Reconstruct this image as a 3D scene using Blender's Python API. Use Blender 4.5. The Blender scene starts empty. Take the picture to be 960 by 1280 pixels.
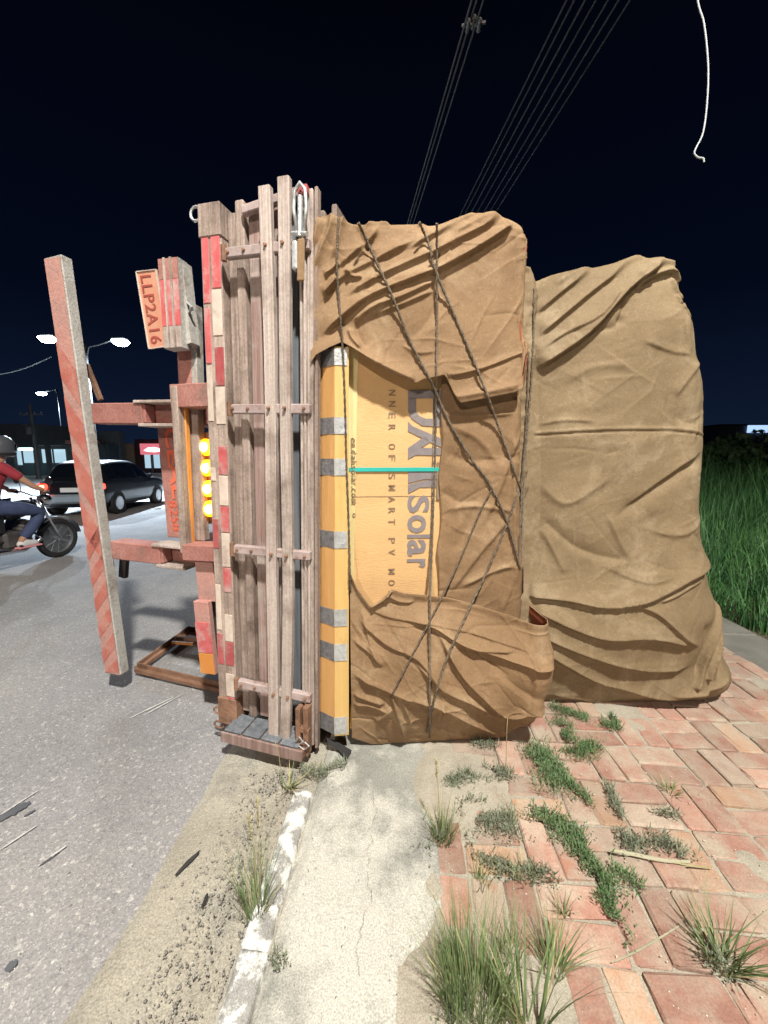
import bpy, bmesh, math, random
import numpy as np
from mathutils import Vector, Matrix
from mathutils.bvhtree import BVHTree

random.seed(7); RNG = np.random.default_rng(7)
SC = bpy.context.scene
COL = SC.collection
R = math.radians

# ------------------------------------------------------------------ camera
F, CX, CY, EYE = 481.0, 480.0, 640.0, 1.4
PITCH = math.atan((640 - 572) / F)
YAW = math.atan(32 / F * math.cos(PITCH))
cd = bpy.data.cameras.new('camera'); cam = bpy.data.objects.new('camera', cd); COL.objects.link(cam)
cd.sensor_fit = 'VERTICAL'; cd.sensor_height = 36.0; cd.sensor_width = 27.0
cd.lens = F / 1280 * 36.0
cd.clip_start = 0.02; cd.clip_end = 1500
cam.location = (0, 0, EYE)
cam.rotation_euler = (math.pi / 2 - PITCH, 0, YAW)
SC.camera = cam

# ------------------------------------------------------------------ night sky
w = bpy.data.worlds.new('World'); SC.world = w; w.use_nodes = True
nt = w.node_tree; nt.nodes.clear()
wo = nt.nodes.new('ShaderNodeOutputWorld'); bg = nt.nodes.new('ShaderNodeBackground')
tc = nt.nodes.new('ShaderNodeTexCoord'); sp = nt.nodes.new('ShaderNodeSeparateXYZ'); rp = nt.nodes.new('ShaderNodeValToRGB')
nt.links.new(tc.outputs['Generated'], sp.inputs[0]); nt.links.new(sp.outputs['Z'], rp.inputs[0])
nt.links.new(rp.outputs[0], bg.inputs[0]); nt.links.new(bg.outputs[0], wo.inputs[0])
rp.color_ramp.elements[0].position = 0.0; rp.color_ramp.elements[0].color = (0.0050, 0.0105, 0.027, 1)
rp.color_ramp.elements[1].position = 0.75; rp.color_ramp.elements[1].color = (0.0006, 0.0009, 0.0028, 1)
e = rp.color_ramp.elements.new(0.3); e.color = (0.0011, 0.0026, 0.0086, 1)
bg.inputs[1].default_value = 1.0

SC.view_settings.view_transform = 'Standard'
SC.view_settings.look = 'None'
SC.view_settings.gamma = 1.0
SC.view_settings.use_curve_mapping = False
SC.view_settings.exposure = 0.16
SC.cycles.max_bounces = 6
SC.cycles.sample_clamp_indirect = 4.0

# lamp powers (each lamp is built below as a street lamp with its own light)
KEY_POS, KEY_W, KEY_COL = (1.55, -2.5, 8.2), 5300.0, (1.0, 0.975, 0.90)
FILL_POS, FILL_W, FILL_COL = (-3.2, -13.0, 7.5), 4200.0, (1.0, 0.86, 0.74)  # unseen lamp added behind the camera for frontal fill
FAR_W, FAR_COL = 13500.0, (0.70, 0.85, 1.0)

# ------------------------------------------------------------------ projection helpers for laying things out
_fw = np.array([-math.sin(YAW) * math.cos(PITCH), math.cos(YAW) * math.cos(PITCH), -math.sin(PITCH)])
_rt = np.array([math.cos(YAW), math.sin(YAW), 0.0]); _up = np.cross(_rt, _fw); _C = np.array([0, 0, EYE])
def ray(x, y): return _fw * F + _rt * (x - CX) - _up * (y - CY)
def gnd(x, y, z=0.0):
    d = ray(x, y); return Vector(_C + d * ((z - EYE) / d[2]))
def aty(x, y, Y):
    d = ray(x, y); return Vector(_C + d * (Y / d[1]))

# ------------------------------------------------------------------ object helpers
def link(name, me, mat=None, parent=None, smooth=False):
    o = bpy.data.objects.new(name, me); COL.objects.link(o)
    if mat is not None and not me.materials: me.materials.append(mat)
    if parent: o.parent = parent
    if smooth: me.polygons.foreach_set('use_smooth', [True] * len(me.polygons))
    return o
def tag(o, label, cat, group=None, kind=None):
    o['label'] = label; o['category'] = cat
    if group: o['group'] = group
    if kind: o['kind'] = kind
    return o
def struct(o): o['kind'] = 'structure'; return o
def thing(name, label, cat, loc=(0, 0, 0), rz=0.0, group=None, parent=None):
    o = bpy.data.objects.new(name, None); COL.objects.link(o); o.location = loc; o.rotation_euler = (0, 0, rz)
    o.empty_display_size = 0.1
    tag(o, label, cat, group); return o

class MB:
    def __init__(s): s.v = []; s.f = []
    def add(s, vs, fs, M=None):
        b = len(s.v)
        for p in vs:
            p = Vector(p); s.v.append(M @ p if M else p)
        for f in fs: s.f.append(tuple(i + b for i in f))
        return s
    def box(s, lo, hi, c=0.004, M=None):
        lo = Vector(lo); hi = Vector(hi); c = min(c, 0.45 * min(hi[i] - lo[i] for i in range(3)))
        vs = []; idx = {}
        for sx in (0, 1):
            for sy in (0, 1):
                for sz in (0, 1):
                    sg = (sx, sy, sz)
                    for ax in range(3):
                        p = [0, 0, 0]
                        for k in range(3):
                            e0 = hi[k] if sg[k] else lo[k]; d = -1 if sg[k] else 1
                            p[k] = e0 if k == ax else e0 + d * c
                        idx[(sx, sy, sz, ax)] = len(vs); vs.append(tuple(p))
        fs = []
        for ax in range(3):
            a, b = (ax + 1) % 3, (ax + 2) % 3
            for sd in (0, 1):
                q = []
                for (u, v) in ((0, 0), (1, 0), (1, 1), (0, 1)):
                    t = [0, 0, 0]; t[ax] = sd; t[a] = u; t[b] = v; q.append(idx[(*t, ax)])
                fs.append(tuple(q if sd else q[::-1]))
        for ax in range(3):          # edges along ax
            a, b = (ax + 1) % 3, (ax + 2) % 3
            for u in (0, 1):
                for v in (0, 1):
                    t0 = [0, 0, 0]; t0[a] = u; t0[b] = v; t1 = list(t0); t1[ax] = 1
                    q = [idx[(*t0, a)], idx[(*t1, a)], idx[(*t1, b)], idx[(*t0, b)]]
                    fs.append(tuple(q if (u ^ v) else q[::-1]))
        for sx in (0, 1):
            for sy in (0, 1):
                for sz in (0, 1):
                    q = [idx[(sx, sy, sz, k)] for k in range(3)]
                    fs.append(tuple(q if (sx + sy + sz) % 2 else q[::-1]))
        return s.add(vs, fs, M)
    def bar(s, a, b, w, d, c=0.004, up=(0, 1, 0)):
        """box section bar from a to b; w across, d along 'up'"""
        a = Vector(a); b = Vector(b); z = (b - a); L = z.length; z.normalize()
        y = Vector(up); y = (y - z * y.dot(z)).normalized(); x = y.cross(z)
        M = Matrix((x, y, z)).transposed().to_4x4(); M.translation = a
        return s.box((-w / 2, -d / 2, 0), (w / 2, d / 2, L), c, M)
    def tube(s, pts, r, n=8, caps=True, rfun=None):
        pts = [Vector(p) for p in pts]; vs = []; fs = []; N = len(pts)
        prev = None
        for i, p in enumerate(pts):
            t = (pts[min(i + 1, N - 1)] - pts[max(i - 1, 0)]).normalized()
            if prev is None:
                a = Vector((0, 0, 1)) if abs(t.z) < .9 else Vector((1, 0, 0)); u = t.cross(a).normalized()
            else: u = (prev - t * prev.dot(t)).normalized()
            prev = u; v = t.cross(u); rr = rfun(i / (N - 1)) if rfun else (r[i] if hasattr(r, '__len__') else r)
            for k in range(n):
                an = 2 * math.pi * k / n; vs.append(p + (u * math.cos(an) + v * math.sin(an)) * rr)
        for i in range(N - 1):
            for k in range(n):
                fs.append((i * n + k, i * n + (k + 1) % n, (i + 1) * n + (k + 1) % n, (i + 1) * n + k))
        if caps: fs.append(tuple(range(n - 1, -1, -1))); fs.append(tuple((N - 1) * n + k for k in range(n)))
        return s.add(vs, fs)
    def lathe(s, prof, n=24, M=None):
        """prof: (r, h) revolved around local z"""
        vs = []; fs = []; N = len(prof)
        for (r, h) in prof:
            for k in range(n):
                a = 2 * math.pi * k / n; vs.append((r * math.cos(a), r * math.sin(a), h))
        for i in range(N - 1):
            for k in range(n):
                fs.append((i * n + k, i * n + (k + 1) % n, (i + 1) * n + (k + 1) % n, (i + 1) * n + k))
        if prof[0][0] > 1e-5: fs.append(tuple(range(n - 1, -1, -1)))
        if prof[-1][0] > 1e-5: fs.append(tuple((N - 1) * n + k for k in range(n)))
        return s.add(vs, fs, M)
    def prism(s, poly, lo, hi, M=None):
        """2-D outline (x,z) extruded along y"""
        n = len(poly); vs = [(x, lo, z) for x, z in poly] + [(x, hi, z) for x, z in poly]
        fs = [tuple(range(n)), tuple(range(2 * n - 1, n - 1, -1))] + [(i, i + n, (i + 1) % n + n, (i + 1) % n) for i in range(n)]
        return s.add(vs, fs, M)
    def mesh(s, name):
        me = bpy.data.meshes.new(name); me.from_pydata([tuple(v) for v in s.v], [], s.f); me.update()
        return me
    def build(s, name, mat, parent=None, smooth=False):
        me = s.mesh(name)
        bm = bmesh.new(); bm.from_mesh(me); bmesh.ops.recalc_face_normals(bm, faces=bm.faces); bm.to_mesh(me); bm.free()
        return link(name, me, mat, parent, smooth)

def grid_mesh(name, P, mat, parent=None, smooth=True, mask=None):
    """P: (n,m,3) array"""
    n, m = P.shape[:2]; me = bpy.data.meshes.new(name)
    I = np.arange(n * m).reshape(n, m)
    q = np.stack([I[:-1, :-1], I[1:, :-1], I[1:, 1:], I[:-1, 1:]], -1).reshape(-1, 4)
    if mask is not None: q = q[mask.reshape(-1)]
    me.vertices.add(n * m); me.vertices.foreach_set('co', P.reshape(-1).astype(np.float32))
    k = len(q); me.loops.add(k * 4); me.loops.foreach_set('vertex_index', q.reshape(-1).astype(np.int32))
    me.polygons.add(k); me.polygons.foreach_set('loop_start', np.arange(k, dtype=np.int32) * 4)
    me.polygons.foreach_set('loop_total', np.full(k, 4, np.int32))
    me.update(calc_edges=True); me.validate()
    return link(name, me, mat, parent, smooth)

def tri_mesh(name, V, Fq, mat, parent=None, smooth=False):
    me = bpy.data.meshes.new(name); k, c = Fq.shape
    me.vertices.add(len(V)); me.vertices.foreach_set('co', np.asarray(V, np.float32).reshape(-1))
    me.loops.add(k * c); me.loops.foreach_set('vertex_index', Fq.reshape(-1).astype(np.int32))
    me.polygons.add(k); me.polygons.foreach_set('loop_start', np.arange(k, dtype=np.int32) * c)
    me.polygons.foreach_set('loop_total', np.full(k, c, np.int32))
    me.update(calc_edges=True)
    return link(name, me, mat, parent, smooth)

# numpy noise
_LAT = RNG.random((256, 256))
def vnoise(x, y):
    xi = np.floor(x).astype(int); yi = np.floor(y).astype(int); fx = x - xi; fy = y - yi
    fx = fx * fx * fx * (fx * (fx * 6 - 15) + 10); fy = fy * fy * fy * (fy * (fy * 6 - 15) + 10)
    g = lambda a, b: _LAT[a % 256, b % 256]
    return (g(xi, yi) * (1 - fx) + g(xi + 1, yi) * fx) * (1 - fy) + (g(xi, yi + 1) * (1 - fx) + g(xi + 1, yi + 1) * fx) * fy * 1.0
def fbm(x, y, o=4):
    s = 0; a = .5
    for i in range(o): s = s + a * (vnoise(x + 17.3 * i, y + 9.1 * i) - .5); x = x * 2.03; y = y * 2.03; a *= .5
    return s
def ridged(x, y, o=3):
    s = 0; a = .6
    for i in range(o): s = s + a * (1 - 2 * np.abs(vnoise(x + 31.7 * i, y + 5.9 * i) - .5)) ** 2; x = x * 2.1; y = y * 2.1; a *= .5
    return s - .55

# ------------------------------------------------------------------ materials
def mat(name, c1, c2=None, scale=4.0, stretch=(1, 1, 1), rough=.7, metal=0.0, bump=.15, bscale=60.0, c3=None, t3=(.55, .7), s3=2.5,
        detail=6.0, emit=None, es=0.0, spec=.4, coat=0.0, rnd=0.12, bdist=.01, fine=0.0, fscale=300.0, sheen=0.0, wrinkle=0):
    m = bpy.data.materials.new(name); m.use_nodes = True; t = m.node_tree; N = t.nodes; L = t.links
    b = N['Principled BSDF']; b.inputs['Roughness'].default_value = rough; b.inputs['Metallic'].default_value = metal
    b.inputs['Specular IOR Level'].default_value = spec; b.inputs['Coat Weight'].default_value = coat
    b.inputs['Sheen Weight'].default_value = sheen
    tcn = N.new('ShaderNodeTexCoord'); oi = N.new('ShaderNodeObjectInfo'); ad = N.new('ShaderNodeVectorMath'); ad.operation = 'ADD'
    sc = N.new('ShaderNodeVectorMath'); sc.operation = 'SCALE'; sc.inputs['Scale'].default_value = 37.0
    cmb = N.new('ShaderNodeCombineXYZ')
    for k in range(3): L.new(oi.outputs['Random'], cmb.inputs[k])
    L.new(cmb.outputs[0], sc.inputs[0]); L.new(tcn.outputs['Object'], ad.inputs[0]); L.new(sc.outputs[0], ad.inputs[1])
    mp = N.new('ShaderNodeMapping'); mp.inputs['Scale'].default_value = stretch; L.new(ad.outputs[0], mp.inputs[0])
    n1 = N.new('ShaderNodeTexNoise'); n1.inputs['Scale'].default_value = scale; n1.inputs['Detail'].default_value = detail; n1.inputs['Roughness'].default_value = .6
    L.new(mp.outputs[0], n1.inputs['Vector'])
    cr = N.new('ShaderNodeValToRGB'); cr.color_ramp.elements[0].position = .33; cr.color_ramp.elements[1].position = .67
    cr.color_ramp.elements[0].color = (*c1, 1); cr.color_ramp.elements[1].color = (*(c2 or c1), 1)
    L.new(n1.outputs['Fac'], cr.inputs[0]); out = cr.outputs[0]
    if c3 is not None:
        n3 = N.new('ShaderNodeTexNoise'); n3.inputs['Scale'].default_value = s3; n3.inputs['Detail'].default_value = 8; n3.inputs['Roughness'].default_value = .68
        L.new(ad.outputs[0], n3.inputs['Vector'])
        r3 = N.new('ShaderNodeMapRange'); r3.inputs['From Min'].default_value = t3[0]; r3.inputs['From Max'].default_value = t3[1]
        L.new(n3.outputs['Fac'], r3.inputs['Value'])
        mx = N.new('ShaderNodeMix'); mx.data_type = 'RGBA'; L.new(r3.outputs[0], mx.inputs['Factor']); L.new(out, mx.inputs['A']); mx.inputs['B'].default_value = (*c3, 1)
        out = mx.outputs['Result']
    if fine > 0:
        nf = N.new('ShaderNodeTexNoise'); nf.inputs['Scale'].default_value = fscale; nf.inputs['Detail'].default_value = 3
        L.new(ad.outputs[0], nf.inputs['Vector'])
        rf = N.new('ShaderNodeMapRange'); rf.inputs['From Min'].default_value = .3; rf.inputs['From Max'].default_value = .7
        rf.inputs['To Min'].default_value = 1 - fine; rf.inputs['To Max'].default_value = 1 + fine; L.new(nf.outputs['Fac'], rf.inputs['Value'])
        vm = N.new('ShaderNodeVectorMath'); vm.operation = 'SCALE'; L.new(out, vm.inputs[0]); L.new(rf.outputs[0], vm.inputs['Scale']); out = vm.outputs[0]
    if rnd > 0:
        mr = N.new('ShaderNodeMapRange'); mr.inputs['To Min'].default_value = 1 - rnd; mr.inputs['To Max'].default_value = 1 + rnd
        L.new(oi.outputs['Random'], mr.inputs['Value'])
        vm = N.new('ShaderNodeVectorMath'); vm.operation = 'SCALE'; L.new(out, vm.inputs[0]); L.new(mr.outputs[0], vm.inputs['Scale']); out = vm.outputs[0]
    L.new(out, b.inputs['Base Color'])
    if bump > 0:
        n2 = N.new('ShaderNodeTexNoise'); n2.inputs['Scale'].default_value = bscale; n2.inputs['Detail'].default_value = 5; L.new(mp.outputs[0], n2.inputs['Vector'])
        if wrinkle: n2.noise_type = 'RIDGED_MULTIFRACTAL'; n2.normalize = True; n2.inputs['Distortion'].default_value = .8
        bp = N.new('ShaderNodeBump'); bp.inputs['Strength'].default_value = bump; bp.inputs['Distance'].default_value = bdist
        L.new(n2.outputs['Fac'], bp.inputs['Height']); L.new(bp.outputs[0], b.inputs['Normal'])
    if emit:
        b.inputs['Emission Color'].default_value = (*emit, 1); b.inputs['Emission Strength'].default_value = es
    return m

M = {}
def asphalt_mat():
    m = bpy.data.materials.new('asphalt'); m.use_nodes = True; t = m.node_tree; N = t.nodes; L = t.links; b = N['Principled BSDF']; b.inputs['Roughness'].default_value = .88; b.inputs['Specular IOR Level'].default_value = .3
    tcn = N.new('ShaderNodeTexCoord')
    def noise(sc, det, ro=.6):
        n = N.new('ShaderNodeTexNoise'); n.inputs['Scale'].default_value = sc; n.inputs['Detail'].default_value = det; n.inputs['Roughness'].default_value = ro; L.new(tcn.outputs['Object'], n.inputs['Vector']); return n.outputs['Fac']
    def ramp(v, els):
        r = N.new('ShaderNodeValToRGB'); L.new(v, r.inputs[0])
        while len(r.color_ramp.elements) < len(els): r.color_ramp.elements.new(.5)
        for e_, (p, c) in zip(r.color_ramp.elements, els): e_.position = p; e_.color = (*c, 1)
        return r.outputs[0]
    base = ramp(noise(.8, 9, .66), [(.32, (.215, .208, .21)), (.5, (.28, .27, .268)), (.70, (.345, .325, .305))])
    vo = N.new('ShaderNodeTexVoronoi'); vo.inputs['Scale'].default_value = 230; L.new(tcn.outputs['Object'], vo.inputs['Vector']); sx = N.new('ShaderNodeSeparateColor'); L.new(vo.outputs['Color'], sx.inputs[0])
    spk = ramp(sx.outputs[0], [(0, (.70, .70, .72)), (.2, (.90, .90, .90)), (.5, (1, 1, 1)), (.86, (1.06, 1.05, 1.05)), (.96, (1.45, 1.44, 1.40))])
    vo2 = N.new('ShaderNodeTexVoronoi'); vo2.inputs['Scale'].default_value = 85; L.new(tcn.outputs['Object'], vo2.inputs['Vector']); s2 = N.new('ShaderNodeSeparateColor'); L.new(vo2.outputs['Color'], s2.inputs[0])
    spk2 = ramp(s2.outputs[1], [(0, (.82, .82, .84)), (.1, (.97, .97, .97)), (.92, (1.02, 1.02, 1.02)), (.98, (1.5, 1.48, 1.42))])
    x = N.new('ShaderNodeMix'); x.data_type = 'RGBA'; x.blend_type = 'MULTIPLY'; x.inputs['Factor'].default_value = 1; L.new(base, x.inputs['A']); L.new(spk, x.inputs['B'])
    y = N.new('ShaderNodeMix'); y.data_type = 'RGBA'; y.blend_type = 'MULTIPLY'; y.inputs['Factor'].default_value = 1; L.new(x.outputs['Result'], y.inputs['A']); L.new(spk2, y.inputs['B']); L.new(y.outputs['Result'], b.inputs['Base Color'])
    bp = N.new('ShaderNodeBump'); bp.inputs['Strength'].default_value = .35; bp.inputs['Distance'].default_value = .004; L.new(vo.outputs['Distance'], bp.inputs['Height']); L.new(bp.outputs[0], b.inputs['Normal'])
    return m
M['asphalt'] = asphalt_mat()
M['sand'] = mat('sand', (.31, .28, .225), (.42, .385, .315), scale=3.5, rough=.95, bump=.8, bscale=70, c3=(.235, .22, .185), t3=(.50, .68), s3=3.5, fine=.3, fscale=200, bdist=.008, rnd=0)
M['concrete'] = mat('concrete', (.225, .222, .20), (.345, .338, .298), scale=3.4, rough=.93, bump=.5, bscale=90, c3=(.49, .47, .415), t3=(.46, .57), s3=2.2, fine=.3, fscale=220, bdist=.005, rnd=0)
M['dust'] = mat('pale_dust', (.32, .285, .225), (.43, .39, .315), scale=5, rough=.95, bump=.6, bscale=80, c3=(.27, .215, .16), t3=(.5, .68), s3=5, fine=.25, fscale=260, bdist=.006, rnd=0)
M['kerb'] = mat('whitewashed_kerb', (.60, .60, .57), (.78, .78, .75), scale=7, rough=.9, bump=.7, bscale=45, c3=(.30, .29, .27), t3=(.46, .55), s3=15, fine=.3, bdist=.008)
M['brick'] = mat('clay_paver', (.31, .155, .115), (.40, .225, .17), scale=9, rough=.9, bump=.5, bscale=70, c3=(.41, .335, .26), t3=(.38, .64), s3=7, fine=.15, fscale=180, rnd=.2, bdist=.005)
M['brick2'] = mat('orange_paver', (.38, .21, .13), (.44, .28, .185), scale=9, rough=.9, bump=.5, bscale=70, c3=(.41, .335, .26), t3=(.38, .64), s3=7, fine=.15, fscale=180, rnd=.15, bdist=.005)
M['brick3'] = mat('dusty_paver', (.33, .245, .19), (.41, .33, .26), scale=9, rough=.92, bump=.5, bscale=70, c3=(.38, .19, .13), t3=(.53, .68), s3=6, fine=.15, fscale=180, rnd=.15, bdist=.005)
M['edging'] = mat('dirty_edging', (.13, .125, .11), (.20, .195, .17), scale=4, rough=.93, bump=.5, bscale=60, fine=.25, rnd=0)
M['soil'] = mat('soil', (.06, .045, .03), (.10, .08, .05), scale=6, rough=.95, bump=.6, rnd=0)
M['tarp'] = mat('brown_canvas', (.305, .195, .108), (.385, .255, .147), scale=2.6, rough=.82, bump=.55, bscale=16, wrinkle=1, c3=(.47, .36, .235), t3=(.54, .80), s3=3.2, fine=.07, fscale=420, bdist=.012, rnd=0, sheen=.1)
M['tarp2'] = mat('dusty_dim_lit_canvas', (.270, .190, .108), (.335, .245, .145), scale=2.0, rough=.84, bump=.6, bscale=14, wrinkle=1, c3=(.46, .37, .25), t3=(.53, .80), s3=2.6, fine=.08, fscale=420, bdist=.012, rnd=0, sheen=.1)
def canvas(name, c1, c2, dust, stain, seed):
    m = bpy.data.materials.new(name); m.use_nodes = True; t = m.node_tree; N = t.nodes; L = t.links; b = N['Principled BSDF']
    b.inputs['Roughness'].default_value = .8; b.inputs['Specular IOR Level'].default_value = .35
    tcn = N.new('ShaderNodeTexCoord'); mp = N.new('ShaderNodeMapping'); mp.inputs['Location'].default_value = (seed, seed * 2.3, 0); L.new(tcn.outputs['Object'], mp.inputs[0])
    def noise(sc, det, ro=.6, typ='FBM', dist=0.0):
        n = N.new('ShaderNodeTexNoise'); n.noise_type = typ; n.inputs['Scale'].default_value = sc; n.inputs['Detail'].default_value = det; n.inputs['Roughness'].default_value = ro; n.inputs['Distortion'].default_value = dist
        L.new(mp.outputs[0], n.inputs['Vector']); return n.outputs['Fac']
    def rng(v, a, b_, c=0.0, d=1.0):
        r = N.new('ShaderNodeMapRange'); r.inputs['From Min'].default_value = a; r.inputs['From Max'].default_value = b_; r.inputs['To Min'].default_value = c; r.inputs['To Max'].default_value = d; L.new(v, r.inputs['Value']); return r.outputs[0]
    def mix(f, a, col, mode='MIX'):
        x = N.new('ShaderNodeMix'); x.data_type = 'RGBA'; x.blend_type = mode; L.new(f, x.inputs['Factor'])
        if hasattr(a, 'is_linked'): L.new(a, x.inputs['A'])
        else: x.inputs['A'].default_value = (*a, 1)
        x.inputs['B'].default_value = (*col, 1); return x.outputs['Result']
    c = mix(rng(noise(1.7, 6), .35, .65), c1, c2)
    c = mix(rng(noise(3.1, 9, .72, dist=.6), .50, .74, 0, .75), c, dust)
    c = mix(rng(noise(2.3, 8, .7, dist=.4), .56, .76, 0, .6), c, stain)
    c = mix(rng(noise(26, 5, .75, dist=1.2), .63, .72, 0, .55), c, dust)
    c = mix(rng(noise(9, 7, .8, dist=.5), .60, .72, 0, .45), c, stain)
    c = mix(rng(noise(75, 4, .7), .52, .70, 0, .35), c, stain)
    c = mix(rng(noise(110, 4, .7, dist=.5), .56, .74, 0, .45), c, dust)
    fn = rng(noise(420, 2), .3, .7, .84, 1.16); vm = N.new('ShaderNodeVectorMath'); vm.operation = 'SCALE'; L.new(c, vm.inputs[0]); L.new(fn, vm.inputs['Scale']); L.new(vm.outputs[0], b.inputs['Base Color'])
    h = N.new('ShaderNodeMath'); h.operation = 'MULTIPLY_ADD'; L.new(noise(7.5, 6, .55, 'RIDGED_MULTIFRACTAL', .9), h.inputs[0]); h.inputs[1].default_value = 1.0
    h2 = N.new('ShaderNodeMath'); h2.operation = 'MULTIPLY'; L.new(noise(34, 5, .65, dist=.8), h2.inputs[0]); h2.inputs[1].default_value = .55; L.new(h2.outputs[0], h.inputs[2])
    bp = N.new('ShaderNodeBump'); bp.inputs['Strength'].default_value = .38; bp.inputs['Distance'].default_value = .009; L.new(h.outputs[0], bp.inputs['Height']); L.new(bp.outputs[0], b.inputs['Normal'])
    return m
M['tarp'] = canvas('brown_canvas', (.200, .120, .060), (.282, .175, .093), (.42, .305, .185), (.12, .068, .034), 0.0)
M['tarp2'] = canvas('dusty_dim_lit_canvas', (.168, .116, .062), (.235, .168, .094), (.385, .305, .198), (.105, .07, .037), 3.7)  # copy of the first cloth with its dimmer light painted in, plus dust
M['tarp_in'] = mat('red_lining', (.28, .07, .03), (.33, .10, .05), rough=.8)
M['rope'] = mat('grimy_rope', (.10, .075, .05), (.18, .14, .10), scale=40, rough=.9, bump=.8, bscale=160, rnd=.2)
M['carton'] = mat('carton', (.60, .37, .165), (.64, .41, .19), scale=1.6, stretch=(1, 1, 6), rough=.75, bump=.2, bscale=40, fine=.06, c3=(.54, .33, .145), t3=(.52, .75), s3=3, rnd=0)
M['ink'] = mat('grey_ink', (.19, .165, .17), (.235, .205, .205), scale=30, rough=.8, bump=0, rnd=0)
M['ink2'] = mat('brown_ink', (.22, .15, .09), (.25, .175, .11), scale=30, rough=.8, bump=0, rnd=0)
M['crate'] = mat('yellow_plywood', (.58, .36, .115), (.66, .44, .17), scale=2.2, stretch=(8, 8, 1), rough=.7, bump=.2, bscale=20, c3=(.40, .25, .09), t3=(.60, .74), s3=6, rnd=.06)
M['crate_orange_shaded'] = mat('orange_plywood_shaded', (.52, .27, .09), (.60, .34, .13), scale=2.2, stretch=(8, 8, 1), rough=.7, bump=.2, bscale=20, rnd=.06)  # darker plywood copy: shade of the turned-away left face put into the colour
M['crate_pale'] = mat('pale_plywood', (.62, .50, .22), (.70, .58, .30), scale=2.2, stretch=(8, 8, 1), rough=.7, bump=.2, bscale=20, rnd=.06)
M['galv'] = mat('galvanised', (.42, .43, .43), (.62, .63, .63), scale=35, rough=.45, metal=.55, bump=.2, bscale=60, c3=(.28, .26, .24), t3=(.6, .7), s3=20, rnd=.12)
M['galv_shaded'] = mat('shaded_strap', (.17, .165, .17), (.30, .29, .30), scale=45, rough=.5, metal=.4, bump=.3, bscale=70, rnd=.12)  # dark copy of the strap metal, painting shade on the left half
M['teal'] = mat('teal_strap', (.03, .42, .36), (.04, .48, .42), rough=.4, bump=0)
M['wood'] = mat('weathered_wood', (.24, .175, .145), (.42, .335, .285), scale=3.2, stretch=(18, 18, .7), rough=.85, bump=.5, bscale=9, c3=(.12, .085, .068), t3=(.48, .70), s3=4, fine=.15, fscale=90, rnd=.15)
M['wood_pale'] = mat('pale_painted_wood', (.36, .285, .25), (.54, .46, .41), scale=3, stretch=(18, 18, .6), rough=.8, bump=.6, bscale=8, c3=(.20, .145, .115), t3=(.48, .70), s3=4, fine=.12, fscale=90, rnd=.06)
M['wood_red'] = mat('red_brown_wood', (.22, .13, .11), (.37, .27, .24), scale=2.6, stretch=(16, 16, .7), rough=.85, bump=.6, bscale=8, c3=(.40, .34, .30), t3=(.50, .66), s3=4, rnd=.15)
M['wood_blue'] = mat('slate_grey_board', (.10, .11, .125), (.19, .20, .22), scale=3, stretch=(14, 14, .8), rough=.8, bump=.4, bscale=8, rnd=.15)
M['rail'] = mat('red_lit_steel', (.30, .115, .095), (.42, .205, .17), scale=5, rough=.75, bump=.3, bscale=30, c3=(.20, .13, .11), t3=(.52, .70), s3=7, fine=.15, fscale=80, rnd=.08)  # red light falling on the chassis side is put into this colour
M['bracket'] = mat('worn_bracket_steel', (.30, .22, .205), (.44, .36, .34), scale=9, rough=.7, bump=.3, bscale=40, c3=(.22, .12, .09), t3=(.56, .70), s3=14, rnd=.1)
M['tape_red'] = mat('red_tape', (.42, .075, .08), (.50, .13, .13), scale=20, rough=.5, bump=.1, c3=(.42, .29, .27), t3=(.50, .66), s3=9, rnd=.2)
M['tape_white'] = mat('white_tape', (.52, .42, .35), (.64, .54, .46), scale=20, rough=.5, bump=.1, c3=(.36, .27, .23), t3=(.52, .68), s3=9, rnd=.1)
M['post_pale'] = mat('red_lit_pale_paint', (.46, .225, .19), (.53, .30, .25), scale=5, rough=.6, bump=.25, c3=(.34, .20, .18), t3=(.48, .68), s3=5, fine=.12, fscale=90, rnd=0)  # pale paint with the red light on the post mixed into the colour
M['post_red'] = mat('red_post_stripe', (.42, .12, .095), (.49, .18, .14), scale=8, rough=.55, bump=.2, c3=(.48, .25, .20), t3=(.50, .66), s3=6, rnd=.08)
M['post_grey'] = mat('grey_post_side', (.33, .31, .28), (.43, .41, .38), scale=5, rough=.7, bump=.3, c3=(.20, .155, .13), t3=(.52, .68), s3=6, fine=.15, fscale=80, rnd=0)
M['rust'] = mat('rusty_steel', (.17, .085, .05), (.30, .17, .11), scale=8, rough=.85, bump=.5, bscale=50, c3=(.10, .06, .045), t3=(.55, .7), s3=9, rnd=.15)
M['darksteel'] = mat('dark_steel', (.06, .055, .055), (.11, .10, .095), scale=8, rough=.6, metal=.4, bump=.3, rnd=.15)
M['rubber'] = mat('black_rubber', (.018, .018, .019), (.035, .034, .034), scale=10, rough=.8, bump=.3)
M['orange_and_glow_board'] = mat('orange_and_glow_board', (.55, .20, .04), (.62, .27, .07), scale=5, rough=.6, bump=.2, c3=(.42, .24, .13), t3=(.58, .7))  # own orange, and the amber lamps' glow painted onto the batten
M['letter'] = mat('red_letter_paint', (.62, .11, .06), (.68, .16, .09), rough=.5, bump=.1)
M['plate'] = mat('plate_face', (.60, .26, .17), (.66, .33, .22), scale=8, rough=.4, bump=.1)
M['plate_txt'] = mat('plate_text', (.30, .06, .05), (.34, .08, .06), rough=.5, bump=0)
M['amber'] = mat('amber_lens', (.9, .42, .02), rough=.3, bump=0, emit=(1.0, .36, .008), es=3.6)
M['amber_core'] = mat('amber_bulb', (1, .9, .5), rough=.3, bump=0, emit=(1.0, .78, .22), es=6.0)
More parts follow.
